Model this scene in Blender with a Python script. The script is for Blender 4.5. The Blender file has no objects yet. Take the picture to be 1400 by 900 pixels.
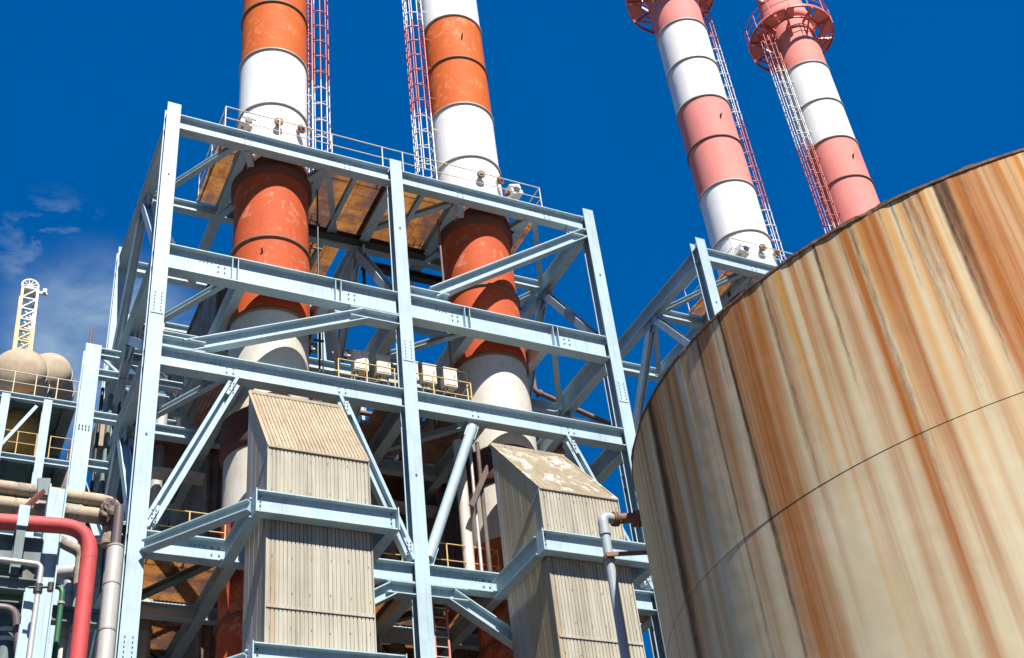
import bpy, math, random
from mathutils import Vector, Matrix
random.seed(11)
V = Vector
SC = bpy.context.scene
COL = SC.collection
R_ = math.radians

# ------------------------------------------------------------------ camera
# world: x along the front of the steel frame, y into the plant, z up (metres)
FPX = 1728.09
CAM = V((-5.3059, -30.2095, 1.7))
CR = V((0.89848, -0.42687, -0.1026)); CU = V((-0.18745, -0.58433, 0.78957)); CF = V((0.39699, 0.69017, 0.60503))
cd = bpy.data.cameras.new('camera'); cam = bpy.data.objects.new('camera', cd); COL.objects.link(cam)
cd.sensor_width = 36; cd.lens = 36 * FPX / 1400; cd.clip_start = .1; cd.clip_end = 6000
cam.matrix_world = Matrix(((CR.x, CU.x, -CF.x, CAM.x), (CR.y, CU.y, -CF.y, CAM.y), (CR.z, CU.z, -CF.z, CAM.z), (0, 0, 0, 1)))
SC.camera = cam

def P(px, py, ax, v):
    """point of the plane  ax = v  (ax 0/1/2) seen at pixel px,py of the photograph"""
    d = CR * ((px - 700) / FPX) - CU * ((py - 450) / FPX) + CF
    return CAM + d * ((v - CAM[ax]) / d[ax])

# ------------------------------------------------------------------ materials
class NT:
    def __init__(s, name):
        s.m = bpy.data.materials.new(name); s.m.use_nodes = True
        s.t = s.m.node_tree; s.t.nodes.clear()
        s.out = s.n('ShaderNodeOutputMaterial'); s.b = s.n('ShaderNodeBsdfPrincipled')
        s.l(s.b.outputs[0], s.out.inputs[0])
    def n(s, t, **k):
        x = s.t.nodes.new(t)
        for a, b in k.items(): setattr(x, a, b)
        return x
    def l(s, a, b): s.t.links.new(a, b)
    def coord(s, scale=(1, 1, 1), kind='Object'):
        tc = s.n('ShaderNodeTexCoord'); mp = s.n('ShaderNodeMapping'); mp.inputs['Scale'].default_value = scale
        s.l(tc.outputs[kind], mp.inputs[0]); return mp.outputs[0]
    def noise(s, scale, detail=5, rough=.6, vec=None, dist=0):
        x = s.n('ShaderNodeTexNoise'); x.inputs['Scale'].default_value = scale; x.inputs['Detail'].default_value = detail
        x.inputs['Roughness'].default_value = rough; x.inputs['Distortion'].default_value = dist
        if vec is None: vec = s.coord()
        s.l(vec, x.inputs['Vector']); return x.outputs[0]
    def ramp(s, f, stops):
        r = s.n('ShaderNodeValToRGB'); e = r.color_ramp.elements
        while len(e) > 1: e.remove(e[-1])
        e[0].position, e[0].color = stops[0][0], c4(stops[0][1])
        for p, c in stops[1:]:
            q = e.new(p); q.color = c4(c)
        s.l(f, r.inputs[0]); return r.outputs[0]
    def mix(s, f, a, b, mode='MIX'):
        x = s.n('ShaderNodeMix', data_type='RGBA', blend_type=mode)
        for i_, v in ((0, f), (6, a), (7, b)):
            sock = x.inputs[i_]
            if hasattr(v, 'links'): s.l(v, sock)
            elif i_ == 0: sock.default_value = v
            else: sock.default_value = c4(v)
        return x.outputs[2]
    def math(s, op, a, b=None):
        x = s.n('ShaderNodeMath', operation=op)
        for i, v in enumerate((a, b)):
            if v is None: continue
            if hasattr(v, 'links'): s.l(v, x.inputs[i])
            else: x.inputs[i].default_value = v
        return x.outputs[0]
    def bump(s, h, strength=.2, dist=.02):
        x = s.n('ShaderNodeBump'); x.inputs['Strength'].default_value = strength; x.inputs['Distance'].default_value = dist
        s.l(h, x.inputs['Height']); s.l(x.outputs[0], s.b.inputs['Normal'])
def c4(c):
    if isinstance(c, (int, float)): return (c, c, c, 1)
    return (c[0], c[1], c[2], 1) if len(c) == 3 else c

def paint(name, base, dirt, spots=.35, lo=.55, hi=.75, rough=.45, streak=.35, scale=1.3, vary=.12, metal=0, rust=None, rust_lo=.68):
    k = NT(name)
    n1 = k.noise(scale, 7, .65)
    n2 = k.noise(2.2, 5, .6, k.coord((6, 6, .25)))
    dark = tuple(x * (1 - vary) for x in base); lite = tuple(min(1, x * (1 + vary * .6)) for x in base)
    col = k.mix(k.ramp(k.noise(.5, 4), [(.3, 0), (.7, 1)]), dark, lite)
    col = k.mix(k.math('MULTIPLY', k.ramp(n1, [(lo, 0), (hi, 1)]), spots), col, dirt)
    col = k.mix(k.math('MULTIPLY', k.ramp(n2, [(.5, 0), (.75, 1)]), streak), col, dirt)
    if rust:
        col = k.mix(k.ramp(k.noise(3.5, 8, .75), [(rust_lo, 0), (rust_lo + .05, 1)]), col, rust)
    k.l(col, k.b.inputs['Base Color']); k.b.inputs['Roughness'].default_value = rough; k.b.inputs['Metallic'].default_value = metal
    k.bump(k.noise(14, 5, .7), .12, .01)
    return k.m

M = {}
M['steel'] = paint('pale_blue_steel_paint', (.385, .515, .575), (.17, .19, .165), .42, .5, .78, .55, .42, .9, .12, rust=(.16, .07, .035), rust_lo=.7)
M['steel_old_shaded'] = paint('weathered_and_shaded_steel_paint', (.13, .19, .2), (.08, .065, .055), .6, .45, .7, .55, .4, 1.2, .15, rust=(.14, .06, .03), rust_lo=.66)  # weathered steel; its dark tone also stands in for shade on some beams
M['bolt'] = paint('dark_bolt_steel', (.07, .08, .09), (.06, .03, .02), .4)
M['white'] = paint('white_stack_paint', (.82, .82, .8), (.5, .46, .4), .3, .55, .8, .65, .32, .8, .04)
M['cream'] = paint('cream_stack_paint', (.62, .585, .51), (.4, .3, .2), .45, .5, .75, .5, .35, .9, .08, rust=(.2, .09, .04), rust_lo=.74)
def blotched(name, base, chalk, dark, lo=.57, rusty=.3):
    k = NT(name)
    n = k.noise(2.0, 10, .78, None, .3); m = k.noise(.33, 3, .5)
    f = k.ramp(k.math('ADD', k.math('MULTIPLY', n, .65), k.math('MULTIPLY', m, .35)), [(lo - .04, 0), (lo, .35), (lo + .1, 1)])
    col = k.mix(k.ramp(k.noise(.6, 4), [(.3, 0), (.7, 1)]), tuple(x * .86 for x in base), base)
    col = k.mix(k.math('MULTIPLY', f, .7), col, chalk)
    st = k.ramp(k.noise(2.5, 6, .7, k.coord((4, 4, .3))), [(.52, 0), (.8, 1)])
    col = k.mix(k.math('MULTIPLY', st, rusty), col, dark)
    k.l(col, k.b.inputs['Base Color']); k.b.inputs['Roughness'].default_value = .75; k.b.inputs['Specular IOR Level'].default_value = .25
    k.bump(k.noise(5, 8, .7), .15, .02)
    return k.m
M['orange'] = blotched('faded_orange_stack_paint', (.62, .12, .018), (.88, .42, .2), (.22, .04, .015), .56)
M['red'] = blotched('red_oxide_stack_paint', (.54, .095, .028), (.82, .45, .3), (.15, .03, .015), .565)
M['pink'] = blotched('pale_pink_paint', (.8, .27, .23), (.85, .4, .34), (.45, .12, .1), .62, .15)  # paler pink variant of the orange stack colour
M['rust_ring'] = paint('rusty_flange', (.2, .1, .06), (.08, .04, .03), .6, .4, .7, .7, .4)
M['grey_ring'] = paint('grey_flange', (.42, .4, .35), (.16, .11, .08), .6, .4, .7, .6, .3)
M['collar'] = paint('dark_red_collar', (.17, .045, .025), (.07, .04, .03), .7, .4, .65, .7, .8)  # dark red base with darker brown patches and streaks
M['yellow'] = paint('yellow_rail_paint', (.66, .44, .16), (.3, .15, .06), .5, .5, .7, .5, .3, 4, .1)
M['whitemetal'] = paint('white_metal', (.75, .75, .72), (.4, .35, .28), .3, .5, .75)
M['redmetal'] = paint('red_ladder_paint', (.55, .12, .09), (.25, .06, .05), .4)
M['cream_rail'] = paint('cream_rail_paint', (.68, .6, .42), (.35, .22, .12), .4, .5, .7, .5, .3, 4)
M['redpipe'] = paint('red_pipe_paint', (.58, .07, .07), (.26, .06, .05), .6, .45, .75, .65, .45, 2.5, .15)
M['greypvc'] = paint('grey_blue_pipe_paint', (.36, .41, .44), (.3, .25, .2), .3)
M['rustpipe'] = paint('rusty_pipe', (.26, .13, .08), (.12, .06, .04), .5, .4, .7, .75)
M['alu'] = paint('aluminium_cladding', (.62, .6, .55), (.35, .3, .24), .4, .45, .75, .38, .4, 2, .1, .25)
M['darkpipe'] = paint('purple_grey_pipe', (.13, .1, .1), (.06, .04, .03), .4)
M['green'] = paint('green_pipe_paint', (.03, .13, .06), (.02, .06, .03), .4)
M['box'] = paint('cream_cabinet_paint', (.72, .66, .52), (.4, .3, .18), .3)
M['dark'] = paint('near_black_steel', (.045, .045, .045), (.03, .02, .015), .5)  # near-black base with browner spots
M['vessel'] = paint('tan_vessel_paint', (.42, .335, .23), (.25, .15, .085), .65, .45, .7, .7, .5, 1.4, .15)
M['ochre'] = paint('ochre_vessel_paint', (.6, .33, .09), (.3, .14, .05), .5, .45, .7)
M['crane_y'] = paint('yellow_mast_paint', (.8, .55, .15), (.4, .3, .2), .3)
M['casing'] = paint('brown_casing_sheet', (.17, .125, .11), (.07, .045, .035), .7, .4, .65, .7, .6)
M['casing_grey'] = paint('grey_casing_sheet', (.24, .23, .21), (.1, .085, .07), .7, .4, .65, .7, .6)
M['ground'] = paint('concrete_ground', (.08, .076, .07), (.05, .046, .04), .5, .4, .7, .9, 0, .3, .15)
# corrugated duct cladding: stains run down it
def cladding(name, base, stain, dark, patches=False):
    k = NT(name)
    st = k.noise(1, 7, .7, k.coord((5, 5, .16)))
    big = k.noise(.6, 5, .6)
    col = k.mix(k.ramp(st, [(.38, 0), (.7, 1)]), base, stain)
    col = k.mix(k.math('MULTIPLY', k.ramp(k.noise(1, 6, .7, k.coord((9, 9, .35))), [(.54, 0), (.72, 1)]), .75), col, dark)
    col = k.mix(k.math('MULTIPLY', k.ramp(big, [(.45, 0), (.75, 1)]), .4), col, dark)
    col = k.mix(k.math('MULTIPLY', k.ramp(k.noise(1, 4, .75, k.coord((4.5, .3, .05))), [(.5, 0), (.7, 1)]), .6), col, dark)
    col = k.mix(k.math('MULTIPLY', k.ramp(k.noise(1, 3, .6, k.coord((2.1, .3, .04))), [(.6, 0), (.68, 1)]), .6), col, (.36, .23, .09))
    if patches:
        f = k.ramp(k.noise(1.1, 10, .78, k.coord((1.6, 1, 1)), .3), [(.53, 0), (.55, 1)])
        col = k.mix(f, col, (.66, .6, .5))
    
    k.l(col, k.b.inputs['Base Color']); k.b.inputs['Roughness'].default_value = .62
    k.bump(k.noise(12, 4), .1, .01)
    return k.m
M['clad'] = cladding('ribbed_cream_cladding', (.45, .42, .335), (.33, .29, .21), (.14, .12, .085))
M['cladroof'] = cladding('ribbed_tan_roof_cladding', (.42, .345, .235), (.33, .26, .165), (.17, .12, .07))
M['cladroof_peel'] = cladding('peeling_roof_cladding', (.36, .3, .2), (.29, .24, .15), (.15, .1, .06), True)
M['cladside'] = cladding('flat_grey_side_cladding', (.42, .41, .38), (.32, .3, .27), (.2, .18, .15))
# rusty decking seen from below: corrugated sheet, made translucent to stand in for sun through its gaps
def deckmat():
    k = NT('rusty_deck_sheet')
    c = k.mix(k.ramp(k.noise(1.4, 8, .7), [(.38, 0), (.62, 1)]), (.36, .14, .04), (.62, .3, .09))
    c = k.mix(k.ramp(k.noise(.55, 5, .6), [(.48, 0), (.58, 1)]), c, (.2, .11, .09))  # dusky patches: shade on the underside put into the colour
    br = k.n('ShaderNodeTexBrick'); br.inputs['Color1'].default_value = (1, 1, 1, 1); br.inputs['Color2'].default_value = (.8, .75, .7, 1); br.inputs['Mortar'].default_value = (.4, .3, .25, 1)
    br.inputs['Scale'].default_value = 1.0; br.inputs['Mortar Size'].default_value = .012; br.offset = 0; br.inputs['Brick Width'].default_value = 1.4; br.inputs['Row Height'].default_value = .75; k.l(k.coord(), br.inputs['Vector'])
    c = k.mix(1.0, c, br.outputs[0], 'MULTIPLY')
    c = k.mix(k.ramp(k.noise(9, 6, .75), [(.55, 0), (.7, .8)]), c, (.12, .06, .04))
    k.l(c, k.b.inputs['Base Color']); k.b.inputs['Roughness'].default_value = .8
    t = k.n('ShaderNodeBsdfTranslucent'); k.l(c, t.inputs[0])
    mx = k.n('ShaderNodeMixShader'); mx.inputs[0].default_value = .36
    k.l(k.b.outputs[0], mx.inputs[1]); k.l(t.outputs[0], mx.inputs[2]); k.l(mx.outputs[0], k.out.inputs[0])
    k.bump(k.noise(20, 4), .2, .01)
    return k.m
M['deck'] = deckmat()
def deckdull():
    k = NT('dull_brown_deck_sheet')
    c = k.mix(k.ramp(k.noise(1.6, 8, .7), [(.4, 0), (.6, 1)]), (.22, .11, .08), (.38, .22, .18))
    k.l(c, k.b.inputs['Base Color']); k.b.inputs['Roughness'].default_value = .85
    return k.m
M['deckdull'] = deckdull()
def lagging():
    k = NT('wrapped_lagging')
    n = k.noise(3, 7, .7)
    c = k.mix(k.ramp(n, [(.4, 0), (.65, 1)]), (.42, .35, .27), (.22, .165, .12))
    c = k.mix(k.ramp(k.noise(7, 6, .7), [(.6, 0), (.68, 1)]), c, (.12, .08, .06))
    k.l(c, k.b.inputs['Base Color']); k.b.inputs['Roughness'].default_value = .85
    k.bump(k.noise(6, 8, .75), .8, .05)
    return k.m
M['lag'] = lagging()

# ------------------------------------------------------------------ mesh building
class MB:
    def __init__(s): s.v = []; s.f = []; s.mi = []; s.sm = []; s.mats = []
    def slot(s, m):
        if m not in s.mats: s.mats.append(m)
        return s.mats.index(m)
    def add(s, vs, fs, m, smooth=False):
        o = len(s.v); k = s.slot(m); s.v += [tuple(x) for x in vs]
        for f in fs: s.f.append(tuple(i + o for i in f)); s.mi.append(k); s.sm.append(smooth)
    def box(s, c, ax, ay, az, m):       # centre and three half vectors
        c, ax, ay, az = map(V, (c, ax, ay, az)); vs = []
        for i in (-1, 1):
            for j in (-1, 1):
                for k in (-1, 1): vs.append(c + ax * i + ay * j + az * k)
        s.add(vs, [(0, 1, 3, 2), (4, 6, 7, 5), (0, 4, 5, 1), (2, 3, 7, 6), (0, 2, 6, 4), (1, 5, 7, 3)], m)
    def bb(s, a, b, m):
        a, b = V(a), V(b); d = (b - a) / 2; s.box((a + b) / 2, (d.x, 0, 0), (0, d.y, 0), (0, 0, d.z), m)
    def bar(s, p, q, up, h, w, m):      # rectangular bar p-q, h along up
        p, q, up = V(p), V(q), V(up); d = q - p; u = (up - d * (up.dot(d) / d.length_squared)).normalized(); r = d.normalized().cross(u)
        s.box((p + q) / 2, d / 2, u * h / 2, r * w / 2, m)
    def ibeam(s, p, q, up, h, w, m, tf=.035, tw=.03):
        p, q, up = V(p), V(q), V(up); d = q - p; L = d.length; d.normalize()
        u = (up - d * up.dot(d)).normalized(); r = d.cross(u); c = (p + q) / 2; D = d * L / 2
        s.box(c + u * (h / 2 - tf / 2), D, u * tf / 2, r * w / 2, m)
        s.box(c - u * (h / 2 - tf / 2), D, u * tf / 2, r * w / 2, m)
        s.box(c, D, u * (h / 2 - tf), r * tw / 2, m)
    def tube(s, pts, r, m, n=12, caps=True, smooth=True):
        pts = [V(p) for p in pts]; rs = r if isinstance(r, (list, tuple)) else [r] * len(pts)
        vs = []; fs = []; prev = None
        for i, p in enumerate(pts):
            d = ((pts[min(i + 1, len(pts) - 1)] - pts[max(i - 1, 0)])).normalized()
            if prev is None:
                a = V((0, 0, 1)) if abs(d.z) < .9 else V((1, 0, 0)); u = (a - d * a.dot(d)).normalized()
            else: u = (prev - d * prev.dot(d)).normalized()
            prev = u; w = d.cross(u)
            for k in range(n):
                t = 2 * math.pi * k / n; vs.append(p + (u * math.cos(t) + w * math.sin(t)) * rs[i])
        for i in range(len(pts) - 1):
            for k in range(n): fs.append((i * n + k, i * n + (k + 1) % n, (i + 1) * n + (k + 1) % n, (i + 1) * n + k))
        s.add(vs, fs, m, smooth)
        if caps: s.add(vs[:n], [tuple(range(n))[::-1]], m); s.add(vs[-n:], [tuple(range(n))], m)
    def lathe(s, c, prof, m, n=64, smooth=True, a0=0, a1=2 * math.pi):
        vs = []; fs = []; full = abs(a1 - a0 - 2 * math.pi) < 1e-6; k = n if full else n + 1
        for r, z in prof:
            for i in range(k):
                t = a0 + (a1 - a0) * i / n; vs.append((c[0] + r * math.cos(t), c[1] + r * math.sin(t), c[2] + z))
        for j in range(len(prof) - 1):
            for i in range(n):
                i2 = (i + 1) % k; fs.append((j * k + i, j * k + i2, (j + 1) * k + i2, (j + 1) * k + i))
        s.add(vs, fs, m, smooth)
    def ribbed(s, o, U, W, N, period, amp, m, seg=6, flat=.0):   # corrugated sheet, ribs run along W
        o, U, W, N = V(o), V(U), V(W), V(N).normalized(); L = U.length; seg = 4 if flat else seg; n = max(2, int(round(L / period))) * seg
        vs = []
        for i in range(n + 1):
            if flat:      # wide crests with narrow valleys
                q_, kk = divmod(i, 4); u = (q_ + (0, .72, .8, .93)[kk]) / (n / 4); a = (0, 0, -flat, -flat)[kk]
                p = o + U * min(1, u) + N * a
            else:
                t = i / seg * 2 * math.pi; a = max(-.6, min(.6, math.sin(t))) / .6 * amp; p = o + U * (i / n) + N * a
            vs += [p, p + W]
        s.add(vs, [(2 * i, 2 * i + 2, 2 * i + 3, 2 * i + 1) for i in range(n)], m, False)
    def bolts(s, c, u, w, nu, nw, su, sw, nrm, m=None, r=.028):
        c, u, w, nrm = V(c), V(u), V(w), V(nrm)
        for i in range(nu):
            for j in range(nw):
                p = c + u * ((i - (nu - 1) / 2) * su) + w * ((j - (nw - 1) / 2) * sw)
                s.box(p + nrm * .012, u * r, w * r, nrm * .012, m or M['bolt'])
    def build(s, name, parent=None, origin=None):
        me = bpy.data.meshes.new(name)
        o = V(origin) if origin is not None else (V(parent['_o']) if parent is not None else V((0, 0, 0)))
        me.from_pydata([(x - o.x, y - o.y, z - o.z) for x, y, z in s.v], [], s.f)
        for m in s.mats: me.materials.append(m)
        me.polygons.foreach_set('material_index', s.mi); me.polygons.foreach_set('use_smooth', s.sm); me.update()
        ob = bpy.data.objects.new(name, me); COL.objects.link(ob)
        if parent is not None: ob.parent = parent; ob['_o'] = tuple(o)
        else: ob.location = o; ob['_o'] = tuple(o)
        return ob

def tag(o, label=None, cat=None, group=None, kind=None):
    if label: o['label'] = label
    if cat: o['category'] = cat
    if group: o['group'] = group
    if kind: o['kind'] = kind
    return o
def thing(name, loc, label, cat, group=None):
    o = bpy.data.objects.new(name, None); COL.objects.link(o); o.location = loc; o['_o'] = tuple(loc); o.empty_display_size = .3
    return tag(o, label, cat, group)
def copy_tree(o, parent=None, shift=None):
    c = o.copy(); COL.objects.link(c)
    if parent is not None: c.parent = parent
    if shift is not None: c.location = V(o.location) + V(shift); c['_o'] = tuple(V(o['_o']) + V(shift))
    for ch in [k for k in list(bpy.data.objects) if k.parent == o]: copy_tree(ch, c)
    return c
def bend(pts, rad, n=8):
    """polyline with rounded corners"""
    pts = [V(p) for p in pts]; out = [pts[0]]
    for i in range(1, len(pts) - 1):
        a = (pts[i - 1] - pts[i]).normalized(); b = (pts[i + 1] - pts[i]).normalized()
        p0 = pts[i] + a * rad; p1 = pts[i] + b * rad
        for k in range(n + 1):
            t = k / n; out.append(p0 * (1 - t) ** 2 + pts[i] * 2 * t * (1 - t) + p1 * t * t)
    out.append(pts[-1]); return out
def railing(parent, pts, mat, h=1.1, step=1.5, r=.022, name='railing', mid=True):
    mb = MB(); pts = [V(p) for p in pts]
    for a, b in zip(pts, pts[1:]):
        mb.tube([a + V((0, 0, h)), b + V((0, 0, h))], r, mat, 6)
        if mid: mb.tube([a + V((0, 0, h * .52)), b + V((0, 0, h * .52))], r * .85, mat, 6)
    o = mb.build(name, parent)
    for a, b in zip(pts, pts[1:]):
        n = max(1, int(round((b - a).length / step)))
        for i in range(n + (1 if b is pts[-1] else 0)):
            p = a.lerp(b, i / n); q = MB(); q.tube([p, p + V((0, 0, h))], r * 1.15, mat, 6); q.build('post', o)
    return o

# ------------------------------------------------------------------ ground
g = MB(); g.add([(-500, -500, 0), (500, -500, 0), (500, 500, 0), (-500, 500, 0)], [(0, 1, 2, 3)], M['ground'])
tag(g.build('ground'), 'grey concrete ground of the plant yard', None, None, 'structure')

# ------------------------------------------------------------------ steel frame
Z5, Z4, Z3, Z2, Z1, Z0 = 34.1, 28.1, 24.3, 18.25, 13.0, 6.5
S = M['steel']; X = V((1, 0, 0)); Y = V((0, 1, 0)); Z = V((0, 0, 1))
def make_frame(full=True):
    t = thing('steel_frame', (0, 0, 0), 'pale blue bolted steel frame around the two orange and white chimneys on the left', 'steel frame', 'pale blue steel frames')
    def part(name, fn, label=None):
        mb = MB(); fn(mb); o = mb.build(name, t)
        if label: o['label'] = label
        return o
    for x in (0, 8, 16):
        for y in (0, 7.8):
            def col(mb):
                mb.ibeam((x, y, 0), (x, y, 34.85), Y, .45, .45, S)
                if y == 0:
                    for zc in (26.2, 15.2):
                        mb.bb((x - .19, -.245, zc - .45), (x + .19, -.2255, zc + .45), S)
                        for sx in (-.1, .1):
                            mb.bolts((x + sx, -.245, zc), X, Z, 1, 6, .05, .13, -Y, None, .014)
                    for zc in (31.5, 21.5): mb.bolts((x, -.226, zc), X, Z, 1, 1, 0, 0, -Y)
                for zc in (Z5, Z4, Z3, Z2): # stiffeners inside the column at each beam
                    for dz in (-.3, .3): mb.bb((x - .21, y - .186, zc + dz - .012), (x - .017, y + .186, zc + dz + .012), S)
            part('column', col)
    def lbeam(x0, x1, y, z, h, w, marks=()):
        def fn(mb):
            mb.ibeam((x0 + .235, y, z), (x1 - .235, y, z), Z, h, w, S)
            for kind, xm in marks:
                if kind == 's':   # stiffener pair on the web
                    for d in (-.09, .09): mb.bb((xm + d - .012, y - w / 2 + .012, z - h / 2 + .037), (xm + d + .012, y - .017, z + h / 2 - .037), S)
                else:
                    mb.bolts((xm, y - .016, z), X, Z, 2, 2, .2, .2, -Y, None, .022)
                    mb.bolts((xm - .5, y - .016, z + h * .2), X, Z, 4, 1, .12, .1, -Y, None, .016)
        part('beam', fn)
    for i, (x0, x1) in enumerate(((0, 8), (8, 16))):
        a, b = (2.6, 5.4) if i == 0 else (10.6, 13.4)
        lbeam(x0, x1, 0, Z5, .66, .36, (('b', a), ('b', b + .8)))
        lbeam(x0, x1, 0, Z4, .97, .42, (('s', a - .3), ('s', b + .3), ('b', a - .7), ('b', b + .8)))
        lbeam(x0, x1, 0, Z3, .70, .40, (('b', a - .3), ('b', b + .4)))
        lbeam(x0, x1, 0, Z2, .64, .40, (('b', a - .5), ('b', b + .7)))
        lbeam(x0, x1, 0, Z1, .64, .40)
        for z, h in ((Z5, .5), (Z4, .6), (Z3, .5), (Z2, .6), (Z1, .6)): lbeam(x0, x1, 7.8, z, h, .35)
        for z in (Z5 - .05, Z4 - .1, Z3, Z2, Z1): lbeam(x0, x1, 3.8, z, .42, .3)
    for x in (0, 8, 16):
        for z, h in ((Z5, .66), (Z4, .9), (Z3, .7), (Z2, .64), (Z1, .6)):
            part('beam', lambda mb: mb.ibeam((x, .24, z), (x, 7.56, z), Z, h, .36, S))
        for top, bot in ((Z5, Z4), (Z4, Z3), (Z3, Z2), (Z2, Z1)):
            for yb in (.3, 7.5):
                part('brace', lambda mb: (mb.ibeam((x, 3.9 + (yb - 3.9) * .05, top - .5), (x, yb, bot + .55), X, .3, .3, S),))
            part('gusset_plate', lambda mb: mb.bb((x - .2, 3.3, top - .98), (x + .2, 4.5, top - .46), S) if False else mb.bar((x, 3.2, top - .62), (x, 4.6, top - .62), Z, .5, .06, S))
    for x in (2.6, 5.4, 10.6, 13.4):
        for z, h in ((Z5, .5), (Z4, .75), (Z3, .6), (Z2, .55)):
            part('beam', lambda mb: mb.ibeam((x, .02, z - .02), (x, 7.6, z - .02), Z, h, .3, S))
    # level bracing in plan
    for z in (Z5 - .1, Z4 - .15, Z3 - .1, Z2 - .1):
        for (x0, y0, x1, y1) in ((2.2, .25, .25, 3.6), (13.8, .25, 15.75, 3.6), (5.6, .3, 7.0, 3.6), (8.2, 2.6, 10.4, .4), (.25, 4.1, 2.4, 7.4), (15.75, 4.1, 13.6, 7.4)):
            part('brace', lambda mb: mb.ibeam((x0, y0, z), (x1, y1, z), Z, .2, .2, M['steel'] if z > 20 else M['steel_old_shaded']))  # lower braces take the dark steel copy, shade put into the colour
    # small deck joists between the stack and the middle column
    for xj in (6.6, 9.2):
        part('joist', lambda mb: mb.ibeam((xj, .2, Z5 - .12), (xj, 6.7 if xj < 8 else 3.7, Z5 - .12), Z, .26, .16, S))
    # near-black girder and hangers under the top deck
    part('girder', lambda mb: mb.ibeam((5.5, 3.25, Z5 - .3), (10.5, 3.25, Z5 - .3), Z, .3, .3, M['dark']), 'near black girder')
    part('girder', lambda mb: mb.ibeam((8.3, 4.3, Z5 - .5), (13.3, 4.3, Z5 - .5), Z, .3, .3, M['dark']), 'near black girder')
    for xh in (8.5, 9.3, 10.0):
        part('hanger', lambda mb: (mb.bar((xh, 4.6, Z5 - .2), (xh, 4.6, Z5 - 2.6), X, .1, .1, M['dark']), mb.bar((xh, 4.6, Z5 - 2.5), (xh + .7, 4.6, Z5 - 2.5), Z, .1, .1, M['dark'])))
    for cx0 in (4, 12):     # short struts that centre the stack under the deck
        for sx in (-1, 1):
            for yy, y2 in ((.75, .1), (2.85, 3.6)):
                part('stack_guide', lambda mb: mb.ibeam((cx0 + sx * 1.05, yy, Z5 - .25), (cx0 + sx * 1.38, y2, Z5 - .25), Z, .26, .22, S))
    # short double beams (tees) where front braces land
    for (x0, x1, z) in ((8.23, 9.7, Z4 + .69), (6.1, 7.77, Z4 - .69), (.23, 1.5, Z3 + .55), (15.0, 15.77, Z5 - .52), (6.9, 7.77, Z2 - .5), (8.23, 9.4, Z2 - .5)):
        part('gusset_beam', lambda mb: mb.ibeam((x0, 0, z), (x1, 0, z), Z, .38, .4, S))
    def ib(a, b, h=.42, w=.36, pipe=0):
        def fn(mb):
            p, q = V((a[0], -.03, a[1])), V((b[0], -.03, b[1]))
            if pipe:
                mb.tube([p, q], pipe, S, 20)
                for e, s_ in ((p, 1), (q, -1)):
                    d = (q - p).normalized() * s_; mb.bar(e - d * .15, e + d * .45, Y, .06, pipe * 2.3, S); mb.bolts(e + d * .15 + V((0, -.04, 0)), X, Z, 2, 3, .12, .14, -Y, None, .02)
            else: mb.ibeam(p, q, Z, h, w, S)
        part('brace', fn)
    ib((9.1, 28.95), (15.75, 33.62)); ib((.95, 24.8), (6.65, 27.42))
    def chan(a, b):      # laced double channel
        def fn(mb):
            p, q = V((a[0], -.05, a[1])), V((b[0], -.05, b[1])); d = (q - p).normalized(); n = d.cross(Y).normalized()
            for s_ in (-1, 1): mb.bar(p + n * .13 * s_, q + n * .13 * s_, Y, .26, .1, S)
            mb.bar(p + Y * .05, q + Y * .05, Y, .03, .18, S)
            for e, s2 in ((p, 1), (q, -1)):
                mb.bar(e - d * s2 * .2, e + d * s2 * .5, Y, .36, .1, S)
                mb.bolts(e + d * s2 * .2 - Y * .17, X, Z, 2, 3, .1, .12, -Y, None, .02)
        part('brace', fn)
    chan((2.4, 23.75), (.3, 18.85)); chan((5.75, 23.75), (7.7, 18.85)); chan((13.6, 23.75), (15.7, 18.85))
    ib((10.15, 23.75), (8.3, 18.85), pipe=.165)
    ib((8.9, 17.72), (11.1, 16.4), .4, .34); ib((7.1, 17.72), (4.9, 16.4), .4, .34); ib((15.0, 17.6), (13.2, 16.4))
    # brackets carrying the ducts, standing out in front of the frame
    for xa, xb in ((2.32, 5.93), (10.33, 13.9)):
        for zc in (17.98, 13.93):
            part('bracket_beam', lambda mb: (mb.ibeam((xa - .05, -3.22, zc), (xb + .05, -3.22, zc), Z, .62, .34, S), mb.bb((xa - .1, -3.42, zc - .33), (xa - .07, -3.02, zc + .33), S), mb.bb((xb + .07, -3.42, zc - .33), (xb + .1, -3.02, zc + .33), S),
                                             [mb.bolts((xe, -3.24, zc), X, Z, 1, 4, .1, .13, -Y, None, .02) for xe in (xa + .06, xb - .06)]))
            for xs in (xa, xb):
                part('bracket_beam', lambda mb: mb.ibeam((xs, -3.0, zc), (xs, -.22, zc), Z, .56, .3, S))
    for zc in (18.0, 13.93):
        part('brace', lambda mb: mb.ibeam((.18, -.32, zc), (2.2, -3.0, zc), Z, .3, .3, S))
    # decks of rusty corrugated sheet, laid around the stacks
    def deck(z, rects, label, m='deck'):
        for (x0, y0, x1, y1) in rects:
            mb = MB(); mb.ribbed((x0, y0, z), (x1 - x0, 0, 0), (0, y1 - y0, 0), Z, .11, .012, M[m], 4)
            o = mb.build('deck', t); o['label'] = label
    hole = lambda x0, x1, y1: [(x0, .1, 2.5, y1), (2.5, 3.3, 5.5, y1), (5.5, .1, 10.5, y1), (10.5, 3.3, 13.5, y1), (13.5, .1, x1, y1)]
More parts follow.
